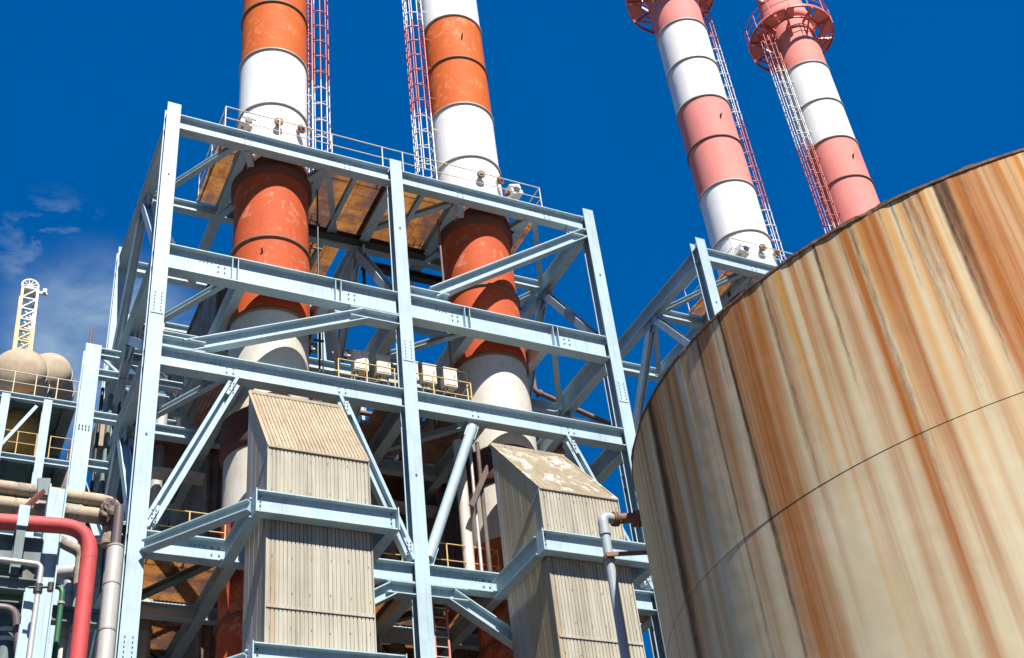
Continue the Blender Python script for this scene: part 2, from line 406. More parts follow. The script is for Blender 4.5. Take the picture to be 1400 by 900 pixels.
    deck(Z5 + .28, [(1.75, .1, 2.55, 3.7), (2.55, .1, 5.45, .48), (2.55, 3.25, 5.45, 3.7), (5.45, .1, 10.55, 3.7), (10.55, .1, 13.45, .48), (10.55, 3.25, 13.45, 3.7), (13.45, .1, 14.1, 3.7), (5.45, 3.75, 7.5, 7.2)], 'rusty orange top deck around the chimneys')
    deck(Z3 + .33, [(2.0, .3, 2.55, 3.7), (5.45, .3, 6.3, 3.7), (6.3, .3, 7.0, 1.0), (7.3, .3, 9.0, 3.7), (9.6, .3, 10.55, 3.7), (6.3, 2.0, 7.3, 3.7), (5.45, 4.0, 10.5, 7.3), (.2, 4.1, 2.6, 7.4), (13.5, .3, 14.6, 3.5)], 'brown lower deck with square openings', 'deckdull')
    deck(Z2 + .25, [(.2, .25, 2.5, 3.6), (5.5, .25, 10.5, 3.6), (13.5, .25, 15.8, 3.6), (.2, 4.0, 2.6, 7.4), (5.4, 4.0, 10.5, 7.4)], 'rusty orange middle deck')
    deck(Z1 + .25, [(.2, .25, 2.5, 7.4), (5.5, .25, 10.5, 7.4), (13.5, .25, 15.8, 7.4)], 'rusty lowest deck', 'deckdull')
    zt = Z5 + .36
    railing(t, [(1.8, 3.6, zt), (1.8, .02, zt), (7.6, .02, zt), (8.4, .02, zt), (14.1, .02, zt), (14.1, 3.6, zt)], M['cream_rail'], 1.15, 2.0)
    return t
frame = make_frame()
frame2 = copy_tree(frame, None, (21.2, 0, 0))
frame2['label'] = 'pale blue steel frame with only its top corner showing above the rusty tank'

# yellow railings and equipment belonging to the first frame only
railing(frame, [(.5, .6, Z2 + .38), (2.5, .6, Z2 + .38)], M['yellow'], 1.1, 1.0)
railing(frame, [(5.6, .6, Z2 + .38), (7.75, .6, Z2 + .38)], M['yellow'], 1.1, 1.0)
railing(frame, [(8.75, .6, Z2 + .38), (9.2, .6, Z2 + .38), (10.9, .6, Z2 + .38), (10.9, 2.0, Z2 + .38)], M['yellow'], 1.15, .95)
railing(frame, [(5.85, .4, Z3 + .36), (7.75, .4, Z3 + .36), (10.45, .4, Z3 + .36), (10.45, 2.6, Z3 + .36)], M['yellow'], 1.15, 1.1)
railing(frame, [(6.5, .95, Z3 + .36), (8.2, .95, Z3 + .36), (10.6, .95, Z3 + .36)], M['cream_rail'], 2.0, 1.9, mid=False)
# cable tray on the taller rail and rungs
mb = MB(); mb.bb((5.85, .36, Z3 + .36), (10.45, .44, Z3 + .48), M['yellow']); mb.build('toe_board', frame)

# cream cabinets on the middle deck
labs = ['leftmost cream cabinet behind the yellow railing, left of the middle column', 'second cream cabinet from the left, nearest the left side of the middle column',
        'cream cabinet half hidden just right of the middle column', 'cream cabinet between the hidden one and the end one, right of the middle column', 'rightmost cream cabinet, next to the white and red chimney']
for (x, lb) in zip((6.72, 7.48, 8.45, 9.1, 9.85), labs):
    c = thing('electrical_cabinet', (x, .8, 25.45), lb, 'cabinet', 'cream cabinets behind the yellow railing')
    m = MB(); m.bb((x - .24, .62, 25.72), (x + .24, .92, 26.42), M['box']); m.build('body', c)
    m = MB(); m.bb((x - .21, .6, 25.77), (x + .21, .618, 26.37), M['box']); m.bb((x + .13, .585, 26.05), (x + .16, .6, 26.17), M['bolt']); m.build('door', c)
    m = MB(); m.bb((x - .26, .59, 26.42), (x + .26, .95, 26.45), M['box']); m.build('rain_hood', c)
    m = MB()
    for dx in (-.2, .2): m.bb((x + dx - .02, .78, 24.68), (x + dx + .02, .82, 25.72), M['steel_old_shaded'])
    m.build('stand', c)
    m = MB(); m.tube(bend([(x - .1, .75, 25.75), (x - .1, .72, 25.4), (x + .35, .7, 25.25), (x + .6, .75, 25.45)], .12), .025, M['dark'], 6); m.build('cable', c)
# fan unit in front of the right hand cabinets
c = thing('fan_unit', (9.5, .8, 25.0), 'round dark fan unit below the right hand cream cabinets', 'fan', None)
m = MB(); m.lathe((9.35, .85, 24.75), [(.0, .3), (.42, .3), (.45, .2), (.45, .02), (.3, 0), (0, 0)], M['dark'], 24); m.build('housing', c)
m = MB(); m.lathe((9.35, .85, 25.06), [(.0, .1), (.12, .1), (.14, 0), (.05, 0)], M['whitemetal'], 12); m.build('cap', c)

# ------------------------------------------------------------------ chimney stacks
RINGS = [37.08, 40.1, 42.95, 45.7, 48.45, 51.3]
def make_stack(x, side, label):
    y = 1.8; c = (x, y, 0)
    t = thing('chimney_stack', (x, y, 0), label, 'chimney', 'tall striped chimneys')
    rl, ru = 1.29, 1.27
    def band(z0, z1, m, r, name='shaft_section'):
        b = MB(); b.lathe(c, [(r, z0), (r, z1)], m, 72); return b.build(name, t)
    band(0, 17.0, M['red'], rl); band(17.0, 20.4, M['red'], rl); band(20.4, 22.4, M['cream'], rl)
    b = MB(); b.lathe(c, [(rl, 22.35), (1.42, 22.5), (1.42, 23.6), (rl, 23.75)], M['collar'], 72); b.build('rusty_collar', t)
    band(23.7, 27.45, M['cream'], rl - .01); band(27.45, 30.5, M['red'], rl + .03); band(30.5, 33.55, M['red'], rl)
    b = MB(); b.lathe(c, [(rl, 33.5), (1.42, 33.56), (1.42, 34.3), (rl, 34.5)], M['collar'], 72); b.build('rusty_collar', t)
    band(34.3, RINGS[0], M['white'], ru); band(RINGS[0], RINGS[1], M['white'], ru)
    band(RINGS[1], RINGS[2], M['orange'] if x < 20 else M['pink'], ru); band(RINGS[2], RINGS[3], M['orange'] if x < 20 else M['pink'], ru)
    band(RINGS[3], RINGS[4], M['white'], ru); band(RINGS[4], RINGS[5], M['white'], ru)
    top = M['orange'] if x < 20 else M['pink']
    band(RINGS[5], 55.0, top, ru)
    b = MB(); b.lathe(c, [(ru, 55.0), (1.42, 55.05), (1.42, 55.5), (1.27, 56), (1.1, 58.5), (1.1, 61), (1.0, 61.05)], top, 72); b.build('crown', t)
    for z in RINGS + [17.0, 27.45, 30.5]:
        low = z < 34; r = (rl + .03) if low else ru
        mat = M['rust_ring'] if (low or z in (42.95,)) else M['grey_ring']
        b = MB(); b.lathe(c, [(r - .01, z - .06), (r + .055, z - .05), (r + .06, z + .03), (r - .01, z + .05)], mat, 72); b.build('flange_ring', t)
    # lug on the shaft, sampling ports near the platform, small stains
    for z, a in ((44.2, -100), (29.8, -118) if x < 8 else (30.2, -28)):
        a = R_(a); n = V((math.cos(a), math.sin(a), 0)); p = V((x, y, z)) + n * (ru - .02)
        b = MB(); w = V((-n.y, n.x, 0)); b.add([p - w * .025 + Z * .09, p + w * .025 + Z * .09, p + n * .2 + w * .025 + Z * .08, p + n * .2 - w * .025 + Z * .08, p - w * .025 - Z * .13, p + w * .025 - Z * .13], [(0, 1, 2, 3), (0, 3, 4), (1, 5, 2), (3, 2, 5, 4), (0, 4, 5, 1)], M['collar'])
        b.build('lifting_lug', t)
    for a, z in ((-98, 35.9), (-62, 36.0)):
        a = R_(a); n = V((math.cos(a), math.sin(a), 0)); p = V((x, y, z)) + n * ru
        b = MB(); b.tube([p - n * .05, p + n * .2], .1, M['grey_ring'], 12); b.tube([p + n * .16, p + n * .26], .17, M['rust_ring'], 12); b.tube([p + n * .24, p + n * .3 - Z * .0], .06, M['dark'], 8); b.build('sampling_port', t)
    # caged ladder on one side
    lx = x + side * (ru + .22); cx_ = lx + side * .36
    lad = MB(); rung = MB(); cage = MB()
    segs = [(34.6, 40.1, M['whitemetal']), (40.1, 45.7, M['redmetal']), (45.7, 51.3, M['whitemetal']), (51.3, 54.6, M['redmetal'])]
    for z0, z1, m in segs:
        for dy in (-.22, .22): lad.tube([(lx, y + dy, z0), (lx, y + dy, z1)], .03, m, 6)
        for k in range(int((z1 - z0) / .3)): lad.tube([(lx, y - .22, z0 + .15 + k * .3), (lx, y + .22, z0 + .15 + k * .3)], .014, m, 5)
        for a in (-100, -62, -25, 25, 62, 100):
            a = R_(a); px, py = cx_ + side * .38 * math.cos(a), y + .38 * math.sin(a); cage.tube([(px, py, max(z0, 36.6)), (px, py, z1)], .022, m, 5)
        n = int((z1 - z0) / .85)
        for k in range(n):
            z = z0 + (k + .5) * (z1 - z0) / n
            if z < 36.5: continue
            cage.tube([(lx, y - .22, z)] + [(cx_ + side * .4 * math.cos(R_(a)), y + .4 * math.sin(R_(a)), z) for a in range(-110, 111, 20)] + [(lx, y + .22, z)], .025, m, 5)
        for k in range(3):
            z = z0 + (k + .5) * (z1 - z0) / 3
            for dy in (-.22, .22): lad.tube([(lx, y + dy, z), (x + side * (ru - .1), y + dy * .9, z)], .03, m, 5)
    o = lad.build('ladder', t); cage.build('safety_cage', o)
    # ring platform under the crown
    if x > 20:
        z = 54.55; r0, r1 = 1.6, 2.32
        plates = []
        for k in range(12):
            if k in (3, 8): continue
            a0, a1 = R_(k * 30 + 2), R_(k * 30 + 28)
            pl = MB(); plates.append(pl); pl.lathe((x, y, z), [(r0, 0), (r1 - .04, 0), (r1 - .04, .04), (r0, .04), (r0, 0)], M['pink'], 6, False, a0, a1)
        po = thing('ring_platform', (0, 0, 0), None, None); po.parent = t; po['_o'] = t['_o']
        for pl in plates: pl.build('floor_plate', po)
        b = MB(); b.lathe((x, y, z), [(r1 - .03, -.09), (r1, -.09), (r1, .16), (r1 - .03, .16), (r1 - .03, -.09)], M['redmetal'], 72); b.lathe((x, y, z), [(r0 - .05, -.06), (r0, -.06), (r0, .06), (r0 - .05, .06), (r0 - .05, -.06)], M['redmetal'], 72); b.build('rim', po)
        for k in range(10):
            a = R_(k * 36 + 10); n = V((math.cos(a), math.sin(a), 0)); q = V((x, y, z))
            b = MB(); b.bar(q + n * (ru - .05) - Z * .05, q + n * r1 - Z * .05, Z, .16, .08, M['redmetal']); b.bar(q + n * (ru - .02) - Z * 1.0, q + n * (r1 - .25) - Z * .1, Z, .09, .07, M['redmetal']); b.build('bracket', po)
        b = MB()
        for dz, rr in ((1.15, .03), (.6, .022)): b.tube([(x + r1 * math.cos(R_(a)), y + r1 * math.sin(R_(a)), z + dz) for a in range(0, 361, 10)], rr, M['redmetal'], 6, False)
        rl_ = b.build('railing', t)
        for k in range(14):
            a = R_(k * 360 / 14); b = MB(); b.tube([(x + r1 * math.cos(a), y + r1 * math.sin(a), z), (x + r1 * math.cos(a), y + r1 * math.sin(a), z + 1.15)], .025, M['redmetal'], 6); b.build('post', rl_)
        for a in (-20, 200):
            n = V((math.cos(R_(a)), math.sin(R_(a)), 0)); p = V((x, y, z + 1.2)) + n * r1
            b = MB(); b.tube([p, p + Z * .14], .13, M['redmetal'], 12); b.lathe(p + Z * .14, [(.13, 0), (.13, .22), (.08, .3), (0, .32)], M['whitemetal'], 14); b.build('warning_lamp', t)
    return t
make_stack(4, 1, 'leftmost orange and white chimney with its caged ladder on the right side')
make_stack(12, -1, 'second orange and white chimney from the left, caged ladder on its left side')
make_stack(25.2, 1, 'pink and white chimney at the corner of the far frame, ladder on its right')
make_stack(33.0, -1, 'rightmost pink and white chimney rising from behind the rusty tank')

# boxes on the top deck
for (x, lb, s_) in ((2.75, 'small white floodlight box at the left end of the top deck', -1), (13.05, 'white floodlight box at the right end of the top deck', 1), (23.95, 'small white box on the top deck of the far frame', -1)):
    c = thing('floodlight', (x, .45, 34.5), lb, 'floodlight', 'white floodlight boxes on the top decks')
    b = MB(); b.tube([(x, .45, 34.4), (x, .45, 35.45)], .05, M['grey_ring'], 8); b.build('stand', c)
    b = MB(); d = V((.22 * s_, 0, .08)); u = V((-.07 * s_, 0, .22)); b.box((x + .1 * s_, .4, 35.4), d, (0, .25, 0), u, M['whitemetal']); b.tube([(x + .1 * s_, .1, 35.35), (x + .1 * s_, .16, 35.35)], .13, M['dark'], 12); b.build('housing', c)
    b = MB(); b.tube([(x - .2, .42, 35.2), (x - .2, .42, 35.5)], .09, M['rust_ring'], 8); b.build('gland', c)

# ------------------------------------------------------------------ exhaust ducts
rnd0 = random.Random(8)
def make_duct(x0, x1, yb, roofmat, label):
    yf, zf = -3.0, 19.87; zt = zf + (yb + 3.0) * 1.22 if False else 22.95
    t = thing('exhaust_duct', ((x0 + x1) / 2, -2, 0), label, 'exhaust duct', 'box ducts in front of the chimneys')
    b = MB(); b.ribbed((x0, yf, 0), (x1 - x0, 0, 0), (0, 0, 15.35), (0, -1, 0), .106, .016, M['clad'], 4, .024)
    for z in [k * .95 + 8.2 for k in range(13)]:     # rows of screws
        for k in range(6):
            xx = x0 + .1 + k * (x1 - x0 - .2) / 5; xx += rnd0.uniform(-.03, .03); zz_ = z + rnd0.uniform(-.06, .06); b.bb((xx - .009, yf - .022, zz_ - .009), (xx + .009, yf - .001, zz_ + .009), M['bolt'])
    b.build('front_cladding', t)
    b = MB(); b.ribbed((x0, yf + .012, 15.35), (x1 - x0, 0, 0), (0, 0, zf - 15.35), (0, -1, 0), .106, .016, M['clad'], 4, .024); b.build('front_cladding', t)
    b = MB(); b.bb((x0 - .012, yf - .03, 15.32), (x1 + .012, yf + .02, 15.40), M['clad']); b.build('flashing', t)
    b = MB(); b.bb((x0 - .02, yf - .03, zf - .03), (x1 + .02, yf + .03, zf + .03), M['cladroof']); b.build('flashing', t)
    sl = V((0, yb - yf, zt - zf)); nn = V((0, -sl.z, sl.y)).normalized()
    b = MB(); b.ribbed((x0, yf, zf + .01), (x1 - x0, 0, 0), sl, nn, .106, .014, roofmat, 4, .03)
    for xx in (x0, x1): b.bar(V((xx, yf, zf)) + nn * .02, V((xx, yf, zf)) + sl + nn * .02, nn, .03, .08, roofmat)
    b.build('sloping_roof', t)
    b = MB(); b.bar(V((x0 - .02, yb, zt)), V((x1 + .02, yb, zt)), Z, .1, .12, M['cladroof']); b.build('ridge_cap', t)
    for xx, s_ in ((x0, -1), (x1, 1)):
        b = MB(); w = .008
        b.add([(xx + s_ * w, yf, 0), (xx + s_ * w, yb, 0), (xx + s_ * w, yb, zt), (xx + s_ * w, yf, zf)], [(0, 1, 2, 3)], M['cladside'])
        yy = yf + .35
        while yy < yb - .1:                       # standing seams
            zz = zf + (yy - yf) * (zt - zf) / (yb - yf); b.bb((xx, yy - .01, 0), (xx + s_ * .011, yy + .01, zz - .03), M['cladside']); yy += .42
        b.bar((xx + s_ * .025, yf, zf - .02), (xx + s_ * .025, yb + .2 if yb < -.5 else yb, 18.4), Z, .05, .03, M['cladside'])
        b.bar((xx + s_ * .02, yf + .02, 0), (xx + s_ * .02, yf + .02, zf), Y, .05, .035, M['clad'])
        b.build('side_panel', t)
    b = MB(); b.add([(x0, yb, 0), (x1, yb, 0), (x1, yb, zt), (x0, yb, zt)], [(0, 1, 2, 3)], M['cladside']); b.build('back_panel', t)
    b = MB(); b.bb((x0 + .6, yb + .01, 20.4), (x1 - .6, .7, 22.3), M['collar']); b.build('transition_piece', t)
    return t
make_duct(2.65, 5.38, -.95, M['cladroof'], 'left cream ribbed exhaust duct with clean sloping roof')
make_duct(10.57, 13.13, -.35, M['cladroof_peel'], 'right cream ribbed exhaust duct with peeling white patches on its roof')

# process pipes running through the frame behind the ducts
pr_ = [('lagged horizontal pipe low behind the middle column', [(1.0, 6.2, 21.3), (15.5, 6.2, 21.3)], .22, 'lag'), ('dark horizontal pipe above the lagged one behind the middle column', [(.6, 6.6, 22.3), (15.5, 6.6, 22.3)], .14, 'dark'),
       ('clad riser turning down behind the left bay', [(1.4, 5.2, 26.5), (1.4, 5.2, 10)], .2, 'alu'), ('rusty riser in the shade right of the first duct', [(6.3, 5.0, 23.8), (6.3, 5.0, 8)], .16, 'rustpipe'),
       ('dark riser just left of the middle column in the shade', [(7.2, 4.6, 23.8), (7.2, 4.6, 8)], .2, 'dark'), ('lagged riser right of the middle column in the shade', [(9.3, 5.2, 23.8), (9.3, 5.2, 8)], .28, 'lag'),
       ('thin clad pipe crossing high behind the cream cabinets', [(5.6, 5.4, 26.3), (10.6, 5.4, 26.3), (10.6, 5.4, 20)], .13, 'alu'), ('dark pipe crossing behind the right bay below the brown pipe', [(13.6, 6.4, 26.0), (16.2, 6.4, 26.0), (16.2, 6.4, 12)], .15, 'dark')]
for lb, pts, rr_, m in pr_:
    t = thing('process_pipe', pts[0], lb, 'pipe', 'process pipes inside the frame')
    b = MB(); b.tube(bend(pts, .5) if len(pts) > 2 else [V(q) for q in pts], rr_, M[m], 16); b.build('pipe', t)
    a_, e_ = V(pts[0]), V(pts[1])
    for k in range(1, 6):
        q = a_.lerp(e_, k / 6); d_ = (e_ - a_).normalized() * .04; b = MB(); b.tube([q - d_, q + d_], rr_ + .035, M['grey_ring'], 16); b.build('band', t)
t = thing('cable_tray', (8, 4.4, 22.8), 'grey cable tray slung under the lower deck behind the middle column', 'cable tray')
b = MB(); b.bb((.5, 4.3, 23.2), (15.6, 4.34, 23.35), M['alu']); b.bb((.5, 4.8, 23.2), (15.6, 4.84, 23.35), M['alu']); b.bb((.5, 4.34, 23.2), (15.6, 4.8, 23.22), M['alu']); b.build('tray', t)
b = MB()
for k in range(5): b.tube([(.5, 4.4 + k * .09, 23.27), (15.6, 4.4 + k * .09, 23.27)], .03, M['dark'], 6)
b.build('cables', t)

# conduits and scorched casing around the foot of the second chimney
c = thing('conduit_bundle', (10.2, .9, 18.6), 'scorched grey conduits and a brown strut left of the second duct', 'conduits')
for (xx, yy, r, m, z0, z1) in ((10.25, .5, .05, M['alu'], 18.6, 23.5), (10.42, .3, .07, M['casing'], 18.6, 23.4), (9.95, .7, .18, M['cream'], 18.7, 23.6), (10.1, 1.0, .04, M['rustpipe'], 18.6, 33.6)):
    b = MB(); b.tube([(xx, yy, z0), (xx, yy, z1)], r, m, 10); b.build('conduit', c)
b = MB(); b.bar((9.9, .1, 20.9), (10.6, .05, 22.4), Y, .08, .16, M['casing']); b.build('strut', c)
c = thing('conduit_riser', (5.55, 1.2, 24.6), 'thin dark conduit running up the right side of the first chimney', 'conduit')
b = MB(); b.tube([(5.5, 1.2, 24.6), (5.5, 1.2, 33.8)], .035, M['dark'], 8); b.tube([(5.62, 1.2, 24.6), (5.62, 1.2, 29.8)], .025, M['grey_ring'], 8); b.build('conduit', c)
b = MB()
for z in (25.5, 27, 28.8, 31): b.bb((5.3, 1.17, z), (5.66, 1.24, z + .06), M['dark'])
b.build('clip', c)
# vertical ladder at the foot of the middle column
c = thing('access_ladder', (8.8, .5, 12), 'pinkish ladder with grey rungs right of the middle column foot', 'ladder')
b = MB()
for xx in (8.55, 8.98): b.bar((xx, .5, 10), (xx, .5, 17.9), Y, .07, .05, M['pink'])
for k in range(26): b.tube([(8.55, .5, 10.1 + k * .3), (8.98, .5, 10.1 + k * .3)], .02, M['alu'], 6)
b.build('rails_and_rungs', c)

# ------------------------------------------------------------------ rear casings (ribbed brown boxes behind each chimney)
def casing(x0, x1, y0, y1, z1, label, z0=0):
    t = thing('boiler_casing', ((x0 + x1) / 2, y0, 0), label, 'boiler casing', 'brown boiler casings behind the chimneys')
    b = MB(); b.ribbed((x0, y0, z0), (x1 - x0, 0, 0), (0, 0, z1 - z0), (0, -1, 0), .25, .03, M['casing'], 4); b.build('front_wall', t)
    for xx, s_, m in ((x0, -1, M['casing_grey']), (x1, 1, M['casing'])):  # left wall coloured as lit, front coloured as shadowed
        b = MB(); b.ribbed((xx, y0, z0), (0, y1 - y0, 0), (0, 0, z1 - z0), (s_, 0, 0), .8, .03, m, 4); b.build('side_wall', t)
    b = MB(); b.bb((x0 - .08, y0 - .08, z1), (x1 + .08, y1, z1 + .12), M['casing']); b.build('roof', t)
casing(2.75, 5.3, 4.15, 12, 31.8, 'brown ribbed casing wall just behind the leftmost chimney')
casing(10.75, 13.25, 4.15, 12, 27.0, 'brown ribbed casing wall just behind the second chimney')
# tall dark building right behind the frames
TALL = 1
t = thing('boiler_house', (8, 14, 0), 'dark weathered boiler house standing behind the steel frames', 'building')
b = MB(); b.ribbed((-1.5, 13, 0), (25, 0, 0), (0, 0, 24), (0, -1, 0), .5, .05, M['casing_grey'], 4); b.build('front_wall', t)
b = MB(); b.bb((-1.5, 13.2, 0), (23.5, 26, 23.9), M['casing_grey']); b.build('hall', t)
b = MB(); b.ribbed((4.4, 14, 24.3), (8.9, 0, 0), (0, 0, 7.6), (0, -1, 0), .5, .05, M['casing'], 4); b.bb((4.4, 14.2, 24.3), (13.3, 22, 31.8), M['casing']); b.build('upper_storey', t)
b = MB(); b.ribbed((-1.3, 14.5, 24.3), (5.6, 0, 0), (0, 0, 3.8), (0, -1, 0), .5, .05, M['casing_grey'], 4); b.bb((-1.3, 14.7, 24.3), (4.3, 20, 28), M['casing_grey']); b.build('upper_storey', t)
b = MB(); b.bb((-1.8, 12.8, 24), (23.8, 26.2, 24.3), M['dark']); b.build('roof', t)
for k in range(9):
    b = MB(); x = -.5 + k * 2.9; b.ibeam((x, 12.75, 0), (x, 12.75, 24), Y, .3, .3, M['steel_old_shaded']); b.build('pilaster', t)
for zc in (10, 14.5, 19, 22.5):
    b = MB(); b.ibeam((-1.3, 12.4, zc), (23.3, 12.4, zc), Z, .4, .3, M['steel_old_shaded']); b.build('girt', t)

# ------------------------------------------------------------------ rear bracing rack seen through the left bay
t = thing('rear_rack', (-1, 11, 0), 'small pale blue braced rack behind the left bay of the frame', 'steel rack')
for x in (.6, 1.9, 3.3):
    for y in (9.6, 11.6):
        b = MB(); b.ibeam((x, y, 0), (x, y, 33.2), Y, .3, .3, S); b.build('column', t)
for z in (19.5, 22.5, 25.5, 28.5, 31.0, 33.0):
    for y in (9.6, 11.6):
        b = MB(); b.ibeam((.5, y, z), (3.4, y, z), Z, .36, .26, S); b.build('beam', t)
    b = MB(); b.ibeam((.6, 9.75, z), (.6, 11.45, z), Z, .3, .24, S); b.build('beam', t)
for k, (z0, z1) in enumerate(((19.5, 22.5), (22.5, 25.5), (25.5, 28.5), (28.5, 31.0))):
    for x0, x1 in ((.6, 1.9), (1.9, 3.3)):
        a, c_ = (x0, x1) if (k % 2) else (x1, x0)
        b = MB(); b.ibeam((a, 9.55, z0), (c_, 9.55, z1), Z, .16, .16, S); b.build('brace', t)
railing(t, [(.5, 9.4, 25.7), (3.4, 9.4, 25.7)], M['cream_rail'], 1.1, 1.0)
# purple-brown pipe that crosses behind the right bay
t = thing('brown_pipe', (17, 9, 29), 'thin brown pipe crossing the sky behind the right bay of the frame', 'pipe')
b = MB(); pp = [P(728, 515, 1, 9.5), P(731, 535, 1, 9.5), P(745, 541, 1, 9.5), P(855, 590, 1, 9.5)]; b.tube(bend(pp, .2), .12, M['rustpipe'], 12); b.build('pipe', t)
b = MB(); b.tube([P(735, 537, 1, 9.5), P(739, 540, 1, 9.5)], .2, M['rustpipe'], 12); b.build('flange', t)
# braced service truss behind the cabinets
t = thing('service_truss', (9, 9.0, 28), 'pale blue lattice service truss with pipes behind the cream cabinets', 'truss')
for z in (29.2, 31.0, 32.9):
    b = MB(); b.ibeam((5.5, 9.0, z), (14.6, 9.0, z), Z, .34, .28, S); b.build('chord', t)
for k in range(7):
    x = 5.6 + k * 1.45; b = MB(); b.ibeam((x, 9.0, 24), (x, 9.0, 32.7), X, .22, .22, S); b.build('post', t)
    if k < 6: b = MB(); b.bar((x, 8.97, 29.3), (x + 1.45, 8.97, 30.9), Z, .12, .1, S); b.bar((x + 1.45, 8.94, 31.1), (x, 8.94, 32.8), Z, .12, .1, S); b.build('brace', t)
for z, y_, r_, m, lb in ((30.2, 8.4, .2, 'lag', 'lagged pipe in front of the service truss'), (31.7, 8.5, .14, 'dark', 'dark pipe along the top of the service truss'), (29.6, 8.3, .1, 'rustpipe', 'rusty pipe low on the service truss'), (32.4, 8.5, .08, 'alu', 'thin clad pipe highest on the service truss')):
    q = thing('service_pipe', (9, y_, z), lb, 'pipe', 'pipes on the service truss'); b = MB(); b.tube(bend([(5.6, y_, z), (14.4, y_, z), (14.4, y_, 22)], .4), r_, M[m], 12); b.build('pipe', q)
    for k in range(6): b = MB(); xx = 6.2 + k * 1.45; b.bb((xx - .05, y_ - r_ - .03, z - r_ - .03), (xx + .05, 8.86, z + r_ + .03), M['dark']); b.build('clamp', q)
# rear walkway girders behind the right bay
t = thing('rear_walkway', (17, 9.9, 0), 'pale blue walkway girder and posts behind the right bay of the frame', 'walkway')
b = MB(); b.ibeam((9.5, 9.9, 29.4), (20.0, 9.9, 29.4), Z, .5, .3, S); b.build('girder', t)
b = MB(); b.ibeam((9.5, 9.9, 28.0), (20.0, 9.9, 28.0), Z, .9, .3, S); b.build('girder', t)
for x in (16.9, 18.3, 19.8):
    b = MB(); b.ibeam((x, 9.9, 0), (x, 9.9, 29), Y, .3, .3, S); b.build('post', t)
railing(t, [(16.9, 9.7, 29.7), (20.0, 9.7, 29.7)], M['steel'], 1.1, 1.0)

# ------------------------------------------------------------------ storage tank
TC = V((16.62, -14.69, 0)); TR = 9.0; TZ = 16.0; SEAM = 11.62
def rim_angle(px, py):
    p = P(px, py, 2, TZ); return math.atan2(p.y - TC.y, p.x - TC.x)
RIMPX = [(868, 628), (873, 580), (885, 548), (905, 512), (940, 470), (985, 430), (1040, 387), (1100, 345), (1190, 288), (1280, 245), (1340, 223), (1400, 203)]
def ang_at(px):
    for a, b in zip(RIMPX, RIMPX[1:]):
        if a[0] <= px <= b[0]:
            t = (px - a[0]) / (b[0] - a[0]); return rim_angle(px, a[1] + (b[1] - a[1]) * t)
    return rim_angle(*RIMPX[-1])
# stains measured along the rim: (position, half width, kind, strength, reach in metres, start)
ST = [(874, 3, 'd', .35, 9), (883, 4.5, 'b', 1.1, 20), (886, 7, 'r', .7, 12), (893, 3, 'r', .35, 9), (905, 3, 'r', .6, 8), (915, 6, 'r', .4, 7), (932, 3, 'r', .25, 9),
      (952, 3, 'b', .9, 12), (956, 5, 'r', .5, 7), (962, 2, 'r', .3, 5), (983, 3.2, 'b', .9, 10), (988, 8, 'r', .8, 12), (1000, 10, 'r', .9, 14), (1014, 12, 'r', 1.0, 16), (1028, 9, 'r', .95, 12), (1043, 4, 'b', .6, 5),
      (1047, 7, 'r', .6, 8), (1068, 3, 'r', .5, 5), (1080, 3, 'b', .45, 2.5), (1084, 4, 'r', .5, 6), (1098, 4, 'r', .5, 6), (1116, 4, 'o', .3, 6),
      (1152, 8, 'r', 1.1, 16), (1160, 4, 'b', .45, 6), (1174, 9, 'o', .8, 8), (1190, 6, 'r', .8, 8), (1198, 4, 'b', .55, 3.5), (1205, 6, 'o', .8, 7), (1215, 4, 'b', .8, 3.6), (1223, 6, 'o', .8, 8), (1230, 4, 'b', .7, 5), (1239, 5, 'r', .5, 6), (1252, 4, 'b', .7, 3.5), (1257, 6, 'o', .7, 7),
      (1268, 4, 'o', .4, 8), (1277, 7, 'b', 1.1, 5.0), (1287, 8, 'b', 1.1, 4.2), (1290, 14, 'r', .7, 10), (1303, 12, 'r', 1.1, 14), (1316, 12, 'r', .9, 15), (1330, 10, 'r', .8, 13), (1341, 5, 'o', .3, 12), (1364, 5, 'o', .7, 7), (1372, 5, 'r', .6, 9), (1388, 7, 'r', .7, 12), (1398, 9, 'r', .8, 12)]
AST = [(ang_at(x), abs(ang_at(min(1399, x + w)) - ang_at(max(869, x - w))) / 2 + .0015, k, s_, L) for x, w, k, s_, L in ST]
AMIN, AMAX = ang_at(1400), ang_at(868)
rnd = random.Random(5)
a = AMIN - .02                                        # the rest of the shell, outside the measured arc
while a > AMIN - 2 * math.pi + (AMAX - AMIN) + .06:
    AST.append((a, rnd.uniform(.004, .02), rnd.choice('rrob'), rnd.uniform(.4, 1), rnd.uniform(4, 15))); a -= rnd.uniform(.012, .05)
